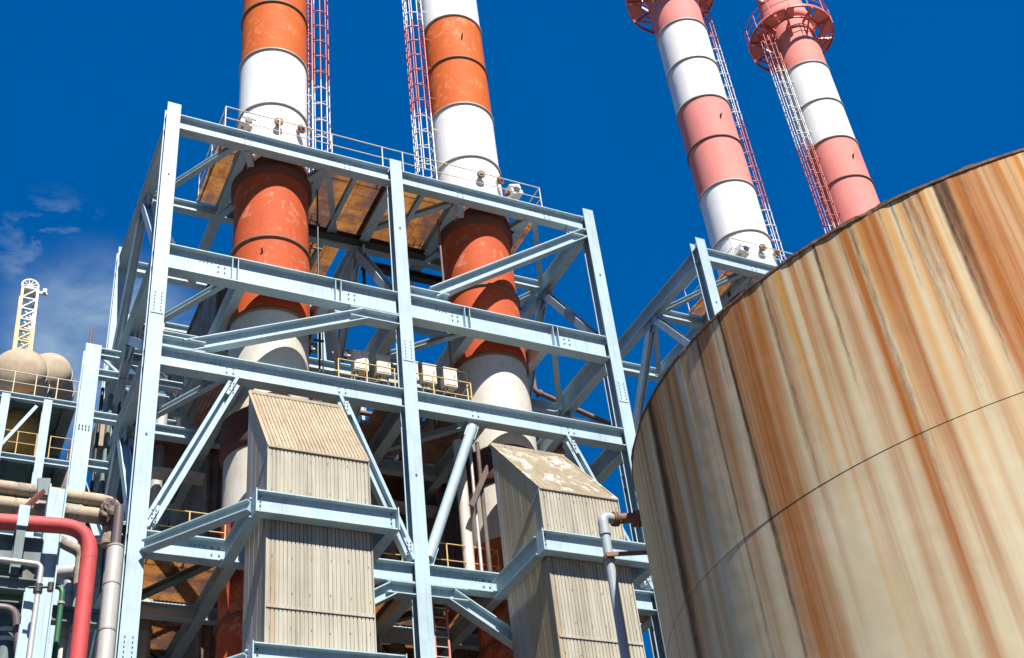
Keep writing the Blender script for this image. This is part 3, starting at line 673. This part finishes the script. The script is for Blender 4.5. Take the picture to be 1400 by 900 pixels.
# fine secondary streaks everywhere
a = AMAX
while a > AMAX - 2 * math.pi:
    AST.append((a, rnd.uniform(.0012, .004), rnd.choice('rrrooo'), rnd.uniform(.08, .28), rnd.uniform(1.5, 7))); a -= rnd.uniform(.01, .045)
def shell(z0, z1, rad, name, parent, rows):
    n = 2600; amax = math.pi; mb = MB(); at = []
    acc = [[(0, 0, 0)] * n for _ in range(rows + 1)]
    B = [[0.0] * n for _ in range(rows + 1)]; Rr = [[0.0] * n for _ in range(rows + 1)]; O = [[0.0] * n for _ in range(rows + 1)]
    for (aa, w, k, s_, L) in AST:
        c = (aa % (2 * math.pi)) / (2 * math.pi) * n; hw = w / (2 * math.pi) * n
        ph = aa * 40
        for j in range(rows + 1):
            z = z0 + (z1 - z0) * j / rows; d = TZ - z
            f = max(0, 1 - (d / L) ** 1.3) if k != 'b' else max(0, 1 - (d / L)) ** .8
            if f <= 0: continue
            wj = hw * (.75 + .5 * min(1, d / 6)) * (1 + .12 * math.sin(ph + z * .9)); cj = c + .25 * math.sin(ph + z * .35) * hw
            for i in range(int(cj - 2.2 * wj) - 1, int(cj + 2.2 * wj) + 2):
                g_ = math.exp(-((i - cj) / max(wj, .6)) ** 2 * 1.4) * f * s_
                T = B if k == 'b' else (Rr if k == 'r' else O); ii = i % n
                if k == 'd': T = Rr
                T[j][ii] = 1 - (1 - T[j][ii]) * (1 - min(1, g_))
    for j in range(rows + 1):
        z = z0 + (z1 - z0) * j / rows
        for i in range(n):
            t = 2 * math.pi * i / n; mb.v.append((TC.x + rad * math.cos(t), TC.y + rad * math.sin(t), z)); at.append((B[j][i], Rr[j][i], O[j][i], 1))
    mb.slot(M['tank'])
    for j in range(rows):
        for i in range(n):
            i2 = (i + 1) % n; mb.f.append((j * n + i, j * n + i2, (j + 1) * n + i2, (j + 1) * n + i)); mb.mi.append(0); mb.sm.append(True)
    o = mb.build(name, parent)
    ca = o.data.color_attributes.new('stain', 'FLOAT_COLOR', 'POINT'); ca.data.foreach_set('color', [x for q in at for x in q])
    return o
def tankmat():
    k = NT('rust_streaked_tank_paint')
    at = k.n('ShaderNodeAttribute', attribute_name='stain'); sp = k.n('ShaderNodeSeparateColor'); k.l(at.outputs['Color'], sp.inputs[0])
    fine = k.noise(1, 6, .7, k.coord((9, 9, .12)), .0)           # fine vertical grain
    mid = k.noise(1, 5, .6, k.coord((2.6, 2.6, .06)))
    blot = k.noise(1.1, 7, .65)
    gz = k.n('ShaderNodeSeparateXYZ'); tc = k.n('ShaderNodeTexCoord'); k.l(tc.outputs['Object'], gz.inputs[0])
    base = k.mix(k.ramp(k.noise(.4, 5), [(.35, 0), (.65, 1)]), (.66, .545, .33), (.75, .64, .43))
    dep = k.ramp(k.math('MULTIPLY', gz.outputs[2], 1 / 16.0), [(.35, .2), (.95, 1)])
    base = k.mix(k.math('MULTIPLY', k.math('MULTIPLY', k.ramp(mid, [(.48, 0), (.72, 1)]), .42), dep), base, (.7, .47, .2))
    def wob(s, lo, hi, amt):
        e = k.math('MULTIPLY', k.math('SUBTRACT', fine, .5), amt); v = k.math('ADD', s, k.math('MULTIPLY', e, k.ramp(s, [(0, 0), (.2, 1)])))
        return k.ramp(v, [(lo, 0), (hi, 1)])
    c = k.mix(k.math('MULTIPLY', k.ramp(k.noise(1.3, 8, .7), [(.6, 0), (.75, 1)]), .25), base, (.45, .33, .17)); base = c
    top = k.math('MULTIPLY', k.ramp(k.math('MULTIPLY', gz.outputs[2], 1 / 16.0), [(.68, 0), (.86, .35), (1, 1)]), k.ramp(k.noise(1, 7, .72, k.coord((5, 5, .1))), [(.4, 0), (.62, 1)]))
    c = k.mix(k.math('MULTIPLY', top, .75), c, (.4, .17, .045))
    c = k.mix(wob(sp.outputs[2], .08, 1.0, .9), c, (.68, .31, .055))
    c = k.mix(wob(sp.outputs[1], .05, 1.0, 1.2), c, (.4, .125, .02))
    c = k.mix(k.math('MULTIPLY', k.ramp(k.noise(1, 7, .75, k.coord((14, 14, .2))), [(.55, 0), (.75, 1)]), k.math('MULTIPLY', dep, .55)), c, (.42, .2, .075))
    bb = k.math('ADD', sp.outputs[0], k.math('MULTIPLY', k.math('SUBTRACT', k.noise(1, 8, .8, k.coord((22, 22, 2.2))), .5), 1.3))
    bb = k.math('MULTIPLY', bb, k.ramp(sp.outputs[0], [(0.02, 0), (.25, 1)]))
    c = k.mix(k.ramp(bb, [(.35, 0), (.95, 1)]), c, (.075, .04, .022))
    c = k.mix(k.math('MULTIPLY', k.ramp(blot, [(.55, 0), (.8, 1)]), .25), c, (.4, .3, .2))
    k.l(c, k.b.inputs['Base Color']); k.b.inputs['Roughness'].default_value = .8; k.b.inputs['Specular IOR Level'].default_value = .2
    k.bump(k.noise(.5, 3), .25, .1)
    return k.m
M['tank'] = tankmat()
M['crust'] = paint('rust_crust', (.24, .12, .06), (.06, .035, .025), .8, .4, .6, .9, .2, 6)
tank = thing('storage_tank', tuple(TC), 'huge round cream storage tank streaked with rust at the right', 'storage tank')
shell(0, SEAM, TR - .0, 'lower_shell', tank, 40); shell(SEAM, TZ, TR + .006, 'upper_shell', tank, 60)
b = MB(); b.lathe(TC, [(TR - .01, SEAM - .006), (TR + .003, SEAM - .006), (TR + .003, SEAM), (TR + .006, SEAM)], M['crust'], 360); b.build('seam', tank)
b = MB(); n = 1500; js = [rnd.uniform(-1, 1) for _ in range(n)]          # corroded top angle
vs = []; fs = []
for i in range(n):
    t = 2 * math.pi * i / n; j1 = .012 * sum(js[(i + q) % n] for q in range(-4, 5)) / 3 + .012 * math.sin(i * .13) * math.sin(i * .031); sp_ = .035 * max(0, js[i // 5] - .6) * 2.5
    for (r, z) in ((TR + .008, TZ - .05 + j1), (TR + .03 + j1, TZ - .04), (TR + .03 + j1, TZ + .01 + sp_), (TR - .02, TZ + .03 + sp_ + abs(j1)), (TR - .1, TZ + .03)):
        vs.append((TC.x + r * math.cos(t), TC.y + r * math.sin(t), z))
for i in range(n):
    for j in range(4): i2 = (i + 1) % n; fs.append((i * 5 + j, i2 * 5 + j, i2 * 5 + j + 1, i * 5 + j + 1))
b.add(vs, fs, M['crust']); b.build('rim', tank)
b = MB(); b.lathe(TC, [(TR - .05, TZ + .02), (TR * .5, TZ + .3), (.01, TZ + .6)], M['crust'], 120); b.build('roof', tank)

# overflow pipe: nozzle, elbow and down pipe beside the tank
t = thing('overflow_pipe', (8.6, -9, 0), 'grey pipe with a rusty flanged elbow leaving the left side of the tank', 'pipe')
zt = 15.28; px_, py_ = 8.52, -9.1
b = MB(); b.tube(bend([(px_ + .32, py_ + .02, zt), (px_, py_, zt), (px_, py_, zt - .35)], .16), .12, M['greypvc'], 18); b.build('elbow', t)
b = MB(); b.tube([(px_, py_, zt - .3), (px_, py_, 0.2)], .105, M['greypvc'], 18); b.build('down_pipe', t)
b = MB(); b.tube([(px_, py_, zt - .32), (px_, py_, zt - .46)], .13, M['greypvc'], 18); b.build('coupling', t)
b = MB(); b.tube([(px_ + .3, py_ + .02, zt), (9.75, py_ - .35, zt)], .12, M['rustpipe'], 18); b.build('nozzle', t)
for xx, r in ((px_ + .3, .17), (px_ + .36, .17), (px_ + .78, .2), (px_ + .86, .2)):
    yy = py_ + .02 - .3 * (xx - px_ - .3) / .95
    b = MB(); b.tube([(xx, yy, zt), (xx + .045, yy - .01, zt)], r, M['rustpipe'], 20)
    for k in range(8): an = k * math.pi / 4; b.box((xx + .02, yy + (r - .03) * math.cos(an), zt + (r - .03) * math.sin(an)), (.05, 0, 0), (0, .014, 0), (0, 0, .014), M['crust'])
    b.build('flange', t)
t = thing('pipe_strut', (9, -9.2, 14.3), 'rusty flat bar strut from the tank wall to the grey pipe', 'strut')
b = MB(); b.bar((px_ - .15, py_ - .14, 14.25), (9.35, -9.5, 14.3), Z, .09, .05, M['rustpipe']); b.build('bar', t)
b = MB(); b.tube([(px_, py_, 14.2), (px_, py_, 14.3)], .13, M['rustpipe'], 16); b.build('clamp', t)

# ------------------------------------------------------------------ pipes and steel at the lower left
YP = -2.2
def pth(*a): return [P(x, y, 1, yy) for x, y, yy in a]
t = thing('red_pipe', P(112, 900, 1, YP), 'thick red pipe bending down at the lower left', 'pipe')
p = pth((-60, 709, YP), (122, 722, YP)); dn = V((p[1].x + .0, YP, 0.3)); p[1] = V((P(126, 722, 1, YP).x, YP, P(126, 722, 1, YP).z))
b = MB(); b.tube(bend([p[0], p[1], (p[1].x, YP, .3)], .75, 12), .19, M['redpipe'], 28); b.build('pipe', t)
b = MB(); zz = p[1].z - .82; b.tube([(p[1].x, YP, zz), (p[1].x, YP, zz - .02)], .194, M['redpipe'], 28); b.build('weld', t)
t = thing('pipe_hanger', P(30, 740, 1, YP), 'pale strap hanger holding the red pipe over the blue beam', 'pipe hanger')
q = P(30, 712, 1, YP); b = MB(); b.bb((q.x - .12, YP - .27, q.z - .27), (q.x + .12, YP + .3, q.z + .27), S); b.build('strap', t)
b = MB(); b.bb((q.x - .1, YP - .2, q.z - 1.3), (q.x + .1, YP - .14, q.z - .27), M['steel_old_shaded']); b.bb((q.x - .1, YP + .14, q.z - 1.3), (q.x + .1, YP + .2, q.z - .27), M['steel_old_shaded']); b.build('leg', t)

t = thing('pipe_rack', P(65, 900, 1, -1.6), 'teal blue pipe rack of beam and posts behind the red pipe', 'pipe rack')
ya = -1.6
c0 = P(76, 690, 1, ya); b = MB(); b.ibeam((c0.x, ya, 0), (c0.x, ya, P(76, 668, 1, ya).z), X, .42, .4, S); b.build('column', t)
c1 = P(30, 790, 1, -2.6)
b = MB(); zb = P(20, 752, 1, ya - .4).z; b.ibeam((c0.x - 4, ya - .35, zb), (c0.x - .22, ya - .35, zb), Z, .62, .3, M['steel_old_shaded']); b.build('beam', t)  # shade on the rack beams is put into their dark colour
b = MB(); zb2 = P(20, 800, 1, ya - .4).z; b.ibeam((c0.x - 4, ya - .35, zb2), (c0.x - .22, ya - .35, zb2), Z, .3, .3, M['steel_old_shaded']); b.build('beam', t)
c2 = P(36, 850, 1, ya - .6); b = MB(); b.ibeam((c2.x, ya - .6, 0), (c2.x, ya - .6, zb2 - .2), Y, .25, .25, S); b.build('column', t)
b = MB(); b.ibeam((c2.x - .9, ya - .2, 0), (c2.x - .9, ya - .2, zb2 - .2), Y, .3, .3, M['steel_old_shaded']); b.build('column', t)
b = MB(); b.ibeam((c2.x - 2.5, ya + 1.8, zb2 + .4), (c2.x + 2, ya + 1.8, zb2 + .4), Z, .4, .3, M['steel_old_shaded']); b.build('beam', t)
b = MB(); b.ibeam((c0.x, ya + .1, zb), (c0.x, 3.5, zb), Z, .4, .3, M['steel_old_shaded']); b.build('beam', t)

t = thing('diagonal_prop', P(45, 720, 1, -1.9), 'dark rusty diagonal prop crossing the lagged pipes', 'prop')
b = MB(); b.bar(P(58, 672, 1, -1.5), P(28, 702, 1, -1.9), Z, .1, .16, M['collar']); b.bar(P(60, 655, 1, -1.5), P(60, 678, 1, -1.5), X, .3, .1, M['steel_old_shaded']); b.build('prop', t)
t = thing('small_pipe', P(50, 850, 1, -2.9), 'thin brownish grey pipe with a hand valve below the red pipe', 'pipe')
yq = -2.9; k0, k1, k2 = P(-40, 760, 1, yq), P(57, 772, 1, yq), P(57, 772, 1, yq)
b = MB(); b.tube(bend([k0, k1, (k1.x, yq, .2)], .16), .06, M['alu'], 14); b.build('pipe', t)
v = P(52, 805, 1, yq); b = MB(); b.tube([(v.x, yq, v.z - .1), (v.x, yq, v.z + .1)], .1, M['dark'], 12); b.tube([(v.x - .2, yq - .02, v.z), (v.x + .25, yq - .1, v.z + .02)], .03, M['dark'], 8); b.build('valve', t)
b = MB(); b.tube([(v.x + .25, yq - .1, v.z - .08), (v.x + .25, yq - .1, v.z + .12)], .07, M['dark'], 10); b.build('valve', t)

t = thing('white_down_pipe', P(145, 850, 1, -1.4), 'white clad down pipe with bands left of the corner column', 'pipe')
yw = -1.4; w = P(151, 820, 1, yw); top = P(154, 748, 1, yw).z
b = MB(); b.tube([(w.x, yw, .3), (w.x, yw, top)], .2, M['alu'], 24); b.build('pipe', t)
for z in (top - .0, top - 1.0, top - 2.2, top - 3.4):
    b = MB(); b.tube([(w.x, yw, z - .03), (w.x, yw, z + .02)], .212, M['grey_ring'], 24); b.build('band', t)
zi = P(158, 692, 1, yw).z
b = MB(); b.tube([(w.x, yw, top), (w.x, yw, zi)], .12, M['darkpipe'], 18); b.build('riser', t)

def lagpipe(y0_, pa, r, label, group='insulated pipes at the left'):
    t = thing('insulated_pipe', P(100, pa[0][1], 1, y0_), label, 'insulated pipe', group)
    pts = [P(x, y, 1, y0_) for x, y in pa]
    a_, e_ = pts[0], pts[-1]
    b = MB(); b.tube(bend([a_, V((e_.x, y0_, e_.z)), V((e_.x, y0_ - .02, e_.z - .8))], .35, 8), r * .96, M['lag'], 22); b.build('lagging', t)
    L = e_.x - a_.x; n = int(L / .55)
    for k in range(n):
        u = a_.lerp(e_, (k + .04) / (n + .6)); v_ = a_.lerp(e_, (k + .93) / (n + .6)); b = MB(); b.tube([u, v_], r * rnd.uniform(1.0, 1.05), M['lag'] if rnd.random() < .5 else M['vessel'], 20); b.build('sleeve', t)
    return t
lagpipe(-1.0, [(-40, 660), (160, 688)], .17, 'upper lagged cream pipe running left of the corner column')
lagpipe(-.9, [(-40, 684), (152, 708)], .2, 'lower lagged brown pipe running left of the corner column')
# vertical pipes in the shadows
t = thing('elbow_lagging', P(150, 700, 1, -1.05), 'ragged brown wrapping bulging round the elbow beside the corner column', 'lagging')
b = MB(); q0 = P(158, 697, 1, -1.1); rr2 = random.Random(3); vs = []; n_ = 22
for j in range(13):
    for i in range(n_):
        th, ph = 2 * math.pi * i / n_, math.pi * j / 12; k_ = .27 * (1 + rr2.uniform(-.16, .16))
        vs.append((q0.x - .12 + k_ * math.sin(ph) * math.cos(th), q0.y + k_ * math.sin(ph) * math.sin(th), q0.z - .1 + 1.35 * k_ * math.cos(ph)))
b.add(vs, [(j * n_ + i, (j + 1) * n_ + i, (j + 1) * n_ + (i + 1) % n_, j * n_ + (i + 1) % n_) for j in range(12) for i in range(n_)], M['casing'], False); b.build('wrapping', t)
for i, (x, y, yy, r, m, z_off, lb) in enumerate(((140, 860, -.6, .11, 'alu', 735, 'thin clad pipe between the red pipe and the white pipe'), (105, 860, .3, .17, 'alu', 780, 'vertical clad pipe just left of the red pipe'), (88, 860, .6, .15, 'alu', 790, 'second vertical clad pipe left of the red pipe'), (78, 870, -.3, .07, 'green', 800, 'green vertical pipe beside the teal column'))):
    t = thing('vertical_pipe', P(x, y, 1, yy), lb, 'pipe', 'vertical pipes at the lower left')
    w_ = P(x, y, 1, yy); top = P(x, z_off, 1, yy).z
    b = MB(); b.tube(bend([(w_.x, yy, .3), (w_.x, yy, top), (w_.x - .7, yy + .5, top + .1)], .25), r, M[m], 16); b.build('pipe', t)
    b = MB(); b.tube([(w_.x, yy, top - .5), (w_.x, yy, top - .44)], r + .02, M['grey_ring'], 16); b.build('band', t)
    if i in (1, 2):
        b = MB(); b.tube([(w_.x, yy, top - 1.7), (w_.x, yy, top - 1.66)], r + .012, M['grey_ring'], 16); b.build('band', t)
t = thing('pink_pipe', P(100, 760, 1, -.8), 'pale pinkish lagged pipe curling behind the red pipe', 'pipe')
b = MB(); b.tube(bend([P(75, 735, 1, -.8), P(90, 745, 1, -.8), P(112, 755, 1, -.8), P(108, 800, 1, -.8)], .2), .14, M['lag'], 16); b.build('lagging', t)
t = thing('green_pipe', P(20, 820, 1, -.5), 'green horizontal pipe in the shade under the teal beam', 'pipe')
b = MB(); b.tube(bend([P(-40, 808, 1, -.5), P(40, 812, 1, -.5), P(44, 900, 1, -.5)], .3), .18, M['green'], 16); b.build('pipe', t)
t = thing('dark_pipe', P(20, 850, 1, -1.8), 'dark curved pipe in the bottom left corner', 'pipe')
b = MB(); b.tube(bend([P(-20, 830, 1, -1.9), P(22, 832, 1, -1.9), P(26, 900, 1, -1.9), P(24, 960, 1, -1.9)], .3), .1, M['darkpipe'], 16); b.build('pipe', t)
t = thing('blue_vessel', P(8, 880, 1, -1.4), 'dark blue upright vessel with two pale bands at the bottom left', 'vessel')
q = P(8, 880, 1, -1.2); b = MB(); b.tube([(q.x, -1.2, 0), (q.x, -1.2, P(8, 838, 1, -1.2).z)], .3, M['steel_old_shaded'], 24); b.build('body', t)
for yy in (862, 875):
    z = P(8, yy, 1, -1.5).z; b = MB(); b.tube([(q.x, -1.2, z), (q.x, -1.2, z + .1)], .31, M['whitemetal'], 24); b.build('band', t)

# ------------------------------------------------------------------ left background: column, platform tower, vessels, lattice mast
t = thing('pipe_bridge', (-1.2, 5, 0), 'pale blue pipe bridge with a broad column left of the frame', 'pipe bridge')
yc = 5.0; q = P(114, 580, 1, yc); topz = P(124, 476, 1, yc).z
b = MB(); b.ibeam((q.x, yc, 0), (q.x, yc, topz), Y, .5, .5, S); b.bolts((q.x, yc - .26, P(112, 590, 1, yc).z), X, Z, 4, 2, .1, .12, -Y, None, .02); b.build('column', t)
b = MB(); b.tube([(q.x - .1, yc, topz), (q.x - .1, yc, topz + .8)], .04, M['rustpipe'], 8); b.build('vent', t)
for dz in (-.15, -1.0): b = MB(); b.ibeam((q.x + .26, yc, topz + dz), (q.x + 3.0, yc, topz + dz), Z, .3, .25, S); b.build('beam', t)
for k in range(3): b = MB(); b.bar((q.x + .3 + k * .8, yc, topz - .3), (q.x + 1.0 + k * .8, yc, topz - .9), Z, .08, .08, S); b.build('brace', t)
for dz in (-2.6, -4.4, -6): b = MB(); b.ibeam((q.x + .26, yc + .1, topz + dz), (q.x + 1.6, yc + .1, topz + dz), Z, .3, .25, S); b.build('beam', t)
for k in range(4):
    b = MB(); xx = q.x + .55 + k * .3; b.tube([(xx, yc + .6, 0), (xx, yc + .6, topz - 1.1 - .2 * (k % 2))], .06 + .03 * (k % 2), M['steel_old_shaded'] if k % 2 else M['dark'], 8); b.build('riser', t)
b = MB(); b.bb((q.x + .5, yc + .8, topz - 3.7), (q.x + 1.4, yc + 1.6, topz - 2.3), M['vessel']); b.build('junction_box', t)
b = MB(); b.ibeam((q.x, yc + .3, topz - 4.5), (q.x + .9, yc - .0, topz - 7.0), Z, .3, .3, S); b.build('brace', t)

yt = 14.0
t = thing('platform_tower', (-4, yt, 0), 'pale steel platform tower with yellow railings at the far left', 'platform tower')
def pt(x, y, yy=yt): return P(x, y, 1, yy)
zA, zB = pt(55, 548).z, pt(55, 631).z
xr = pt(58, 600).x
for xx in (xr, pt(2, 600).x - .1, pt(-60, 600).x):
    b = MB(); b.ibeam((xx, yt, 0), (xx, yt, zA), Y, .32, .32, S); b.build('column', t)
for xx in (xr, pt(-60, 600).x):
    b = MB(); b.ibeam((xx, yt + 4, 0), (xx, yt + 4, zA), Y, .32, .32, M['steel_old_shaded']); b.build('column', t)
for z in (zA, zB, zB - 3.2):
    for yy in (yt, yt + 4): b = MB(); b.ibeam((xr - 4, yy, z), (xr + 1.15, yy, z), Z, .26, .22, S); b.build('beam', t)
    b = MB(); b.bb((xr - 4, yt + .15, z - .04), (xr + 1.1, yt + 3.9, z + .0), M['steel_old_shaded']); o = b.build('floor', t)
    for k in range(5): b = MB(); b.ibeam((xr - 3.3 + k * 1.0, yt + .1, z - .12), (xr - 3.3 + k * 1.0, yt + 3.8, z - .12), Z, .15, .12, M['steel_old_shaded']); b.build('joist', t)
b = MB(); b.ribbed((xr - 4, yt + 3.7, zB - 3.2), (5.6, 0, 0), (0, 0, 3.2 + (zA - zB) - .3), (0, -1, 0), .4, .05, M['casing_grey'], 4); b.build('rear_panel', t)
b = MB(); b.tube([(xr - .1, yt + 1.2, zB + .5), (xr + .9, yt + 1.2, zB + .5)], .32, M['dark'], 16); b.build('drum', t)
b = MB(); b.bb((xr + .5, yt + 2.2, zA), (xr + 1.1, yt + 3.2, zA + 1.6), M['steel_old_shaded']); b.build('locker', t)
b = MB(); b.bar(pt(50, 556), pt(0, 610), Z, .13, .13, S); b.build('brace', t)
railing(t, [(xr - 3.0, yt, zB + .14), (xr - .2, yt, zB + .14)], M['yellow'], 1.05, .8)
railing(t, [(xr + .3, yt, zB + .14), (xr + 1.1, yt, zB + .14), (xr + 1.1, yt + 3, zB + .14)], M['yellow'], 1.05, .8)
railing(t, [(xr - 3.0, yt, zA + .14), (xr + 1.1, yt, zA + .14)], M['cream_rail'], 1.05, .9)
def vessel(cx, cy, cz, r, L, ax, m, name, label, grp=None, n=28):
    t = thing(name, (cx, cy, cz - r), label, 'vessel', grp)
    b = MB(); C0 = V((cx, cy, cz)); A = V(ax).normalized(); pts = []; rr = []
    for k in range(9): th = math.pi / 2 * k / 8; pts.append(C0 - A * (L / 2 + r * .6 * math.cos(th))); rr.append(max(.01, r * math.sin(th)))
    for k in range(9): th = math.pi / 2 * (8 - k) / 8; pts.append(C0 + A * (L / 2 + r * .6 * math.cos(th))); rr.append(max(.01, r * math.sin(th)))
    b.tube(pts, rr, m, n); b.build('shell', t)
    for s_ in (-.35, .35):
        b = MB(); q = C0 + A * L * s_; b.tube([q - A * .03, q + A * .03], r + .03, M['grey_ring'], n); b.build('band', t)
    b = MB()
    for s_ in (-.3, .3): q = C0 + A * L * s_; b.bb((q.x - .15, q.y - .3, q.z - r - .5), (q.x + .15, q.y + .3, q.z - r * .8), M['steel_old_shaded'])
    b.build('saddle', t)
yv = 16.0
q = P(28, 520, 1, yv); vessel(q.x, yv, q.z, 1.1, 1.2, (.25, 1, 0), M['vessel'], 'storage_vessel', 'tan round ended vessel on the platform at the far left', 'tan vessels on the far left platform')
q = P(68, 524, 1, yv + 1.2); vessel(q.x, yv + 1.2, q.z, .95, 1.6, (.25, 1, 0), M['vessel'], 'storage_vessel', 'tan vessel behind the round ended one, nearer the pipe bridge', 'tan vessels on the far left platform')
q = P(22, 590, 1, yt + 1.9); vessel(q.x, yt + 1.9, q.z, 1.15, 1.0, (.1, .3, 1), M['ochre'], 'ochre_vessel', 'ochre yellow vessel behind the yellow railing at the far left')
# lattice mast
ym = 26.0; m0, m1 = P(29, 487, 1, ym), P(40, 400, 1, ym)
t = thing('lattice_mast', m0, 'white and yellow lattice crane mast above the tan vessels', 'crane mast')
wv = P(44, 487, 1, ym).x - P(18, 487, 1, ym).x; hw = wv * .42; H = m1.z - m0.z; dx = m1.x - m0.x
leg = lambda i, j, f: V((m0.x + dx * f + i * hw, ym + j * hw, m0.z + H * f))
for i in (-1, 1):
    for j in (-1, 1): b = MB(); b.bar(leg(i, j, -.35), leg(i, j, 1), X, .13, .13, M['whitemetal'] if i > 0 else M['crane_y']); b.build('leg', t)
b = MB()
for i in (-1, 1): b.bar(leg(i, -1, -.3) - V((0, .09, 0)), leg(i, -1, .38) - V((0, .09, 0)), X, .15, .03, M['crane_y'])
b.build('yellow_panel', t)
b = MB(); N = 6
for k in range(N + 1):
    f = k / N; g2 = (k + 1) / N; m = M['crane_y'] if f < .4 else M['whitemetal']
    for (i, j, i2, j2) in ((-1, -1, 1, -1), (1, -1, 1, 1), (1, 1, -1, 1), (-1, 1, -1, -1)):
        b.bar(leg(i, j, f), leg(i2, j2, f), Z, .06, .06, m)
        if k < N: b.bar(leg(i, j, f), leg(i2, j2, g2) if k % 2 else leg(i2, j2, g2), Z, .06, .06, m)
b.build('lacing', t)
top = V((m1.x, ym, m1.z)); b = MB(); b.tube([top + V((.42 * math.cos(R_(q)), 0, .45 + .42 * math.sin(R_(q)))) for q in range(0, 361, 18)], .06, M['whitemetal'], 6, False)
for q in range(0, 180, 36): b.tube([top + V((.4 * math.cos(R_(q)), 0, .45 + .4 * math.sin(R_(q)))), top + V((-.4 * math.cos(R_(q)), 0, .45 - .4 * math.sin(R_(q))))], .035, M['whitemetal'], 5)
b.bb(top + V((-hw, -.3, 0)), top + V((hw, .3, .12)), M['whitemetal']); b.build('sheave', t)
b = MB(); b.bar(top + V((0, 0, .1)), top + V((.9, 0, .1)), Z, .12, .12, M['whitemetal']); b.bb(top + V((.65, -.15, .1)), top + V((.85, .15, .35)), M['whitemetal']); b.build('head_arm', t)

# ------------------------------------------------------------------ light and sky
AZ, EL = R_(-5), R_(52)                     # sun stands high behind the camera
sd = V((math.sin(AZ) * math.cos(EL), -math.cos(AZ) * math.cos(EL), math.sin(EL)))
ld = bpy.data.lights.new('sun', 'SUN'); lo = bpy.data.objects.new('sun', ld); COL.objects.link(lo)
ld.energy = 5.0; ld.angle = R_(.5); ld.color = (1, .955, .88); lo.rotation_euler = sd.to_track_quat('Z', 'Y').to_euler(); lo.location = sd * 100
w = bpy.data.worlds.new('World'); SC.world = w; w.use_nodes = True; nt = w.node_tree; nt.nodes.clear()
N_ = nt.nodes.new; L_ = nt.links.new
out = N_('ShaderNodeOutputWorld'); bg = N_('ShaderNodeBackground'); sky = N_('ShaderNodeTexSky'); sky.sky_type = 'NISHITA'; sky.sun_disc = False
sky.sun_elevation = EL; sky.sun_rotation = math.pi - AZ; sky.altitude = 200; sky.air_density = 1.0; sky.dust_density = .0; sky.ozone_density = 3.0
hs = N_('ShaderNodeHueSaturation'); hs.inputs['Saturation'].default_value = 1.55; hs.inputs['Value'].default_value = 1.0
L_(sky.outputs[0], hs.inputs['Color'])
fl = N_('ShaderNodeMix'); fl.data_type = 'RGBA'; fl.inputs[0].default_value = .8; L_(hs.outputs[0], fl.inputs[6]); fl.inputs[7].default_value = (.0, .98, 3.75, 1)   # clear deep blue air
# thin clouds low on the left: noise on the view direction, only round two directions of the sky
tc = N_('ShaderNodeTexCoord')
def cloud(d, rad, scale, lo_, hi_, stretch=(1, 1, 2.2)):
    vs = N_('ShaderNodeVectorMath'); vs.operation = 'DISTANCE'; L_(tc.outputs['Generated'], vs.inputs[0]); vs.inputs[1].default_value = d
    mr = N_('ShaderNodeMapRange'); mr.interpolation_type = 'SMOOTHSTEP'; L_(vs.outputs['Value'], mr.inputs[0]); mr.inputs[1].default_value = rad; mr.inputs[2].default_value = rad * .3
    mp = N_('ShaderNodeMapping'); mp.inputs['Scale'].default_value = stretch; L_(tc.outputs['Generated'], mp.inputs[0])
    no = N_('ShaderNodeTexNoise'); no.inputs['Scale'].default_value = scale; no.inputs['Detail'].default_value = 9; no.inputs['Roughness'].default_value = .6; no.inputs['Distortion'].default_value = .4; L_(mp.outputs[0], no.inputs['Vector'])
    m2 = N_('ShaderNodeMapRange'); L_(no.outputs[0], m2.inputs[0]); m2.inputs[1].default_value = lo_; m2.inputs[2].default_value = hi_
    mu = N_('ShaderNodeMath'); mu.operation = 'MULTIPLY'; L_(mr.outputs[0], mu.inputs[0]); L_(m2.outputs[0], mu.inputs[1]); return mu.outputs[0]
c1_ = cloud((.055, .76, .648), .055, 20, .5, .78); c2_ = cloud((.10, .797, .595), .095, 9, .33, .62)
c3_ = cloud((-.3, .85, .45), .35, 6, .4, .7)
mx = N_('ShaderNodeMath'); mx.operation = 'MAXIMUM'; L_(c1_, mx.inputs[0]); L_(c2_, mx.inputs[1])
mx2 = N_('ShaderNodeMath'); mx2.operation = 'MAXIMUM'; L_(mx.outputs[0], mx2.inputs[0]); L_(c3_, mx2.inputs[1])
mm = N_('ShaderNodeMath'); mm.operation = 'MULTIPLY'; L_(mx2.outputs[0], mm.inputs[0]); mm.inputs[1].default_value = .62
mi = N_('ShaderNodeMix'); mi.data_type = 'RGBA'; L_(mm.outputs[0], mi.inputs[0]); L_(fl.outputs[2], mi.inputs[6]); mi.inputs[7].default_value = (4.0, 5.4, 6.6, 1)
L_(mi.outputs[2], bg.inputs[0]); bg.inputs[1].default_value = .062; L_(bg.outputs[0], out.inputs[0])

SC.render.engine = 'CYCLES'
SC.view_settings.view_transform = 'Standard'; SC.view_settings.look = 'None'; SC.view_settings.gamma = 1; SC.view_settings.exposure = .85
SC.cycles.max_bounces = 6; SC.cycles.diffuse_bounces = 2
for o in bpy.data.objects:
    if '_o' in o: del o['_o']
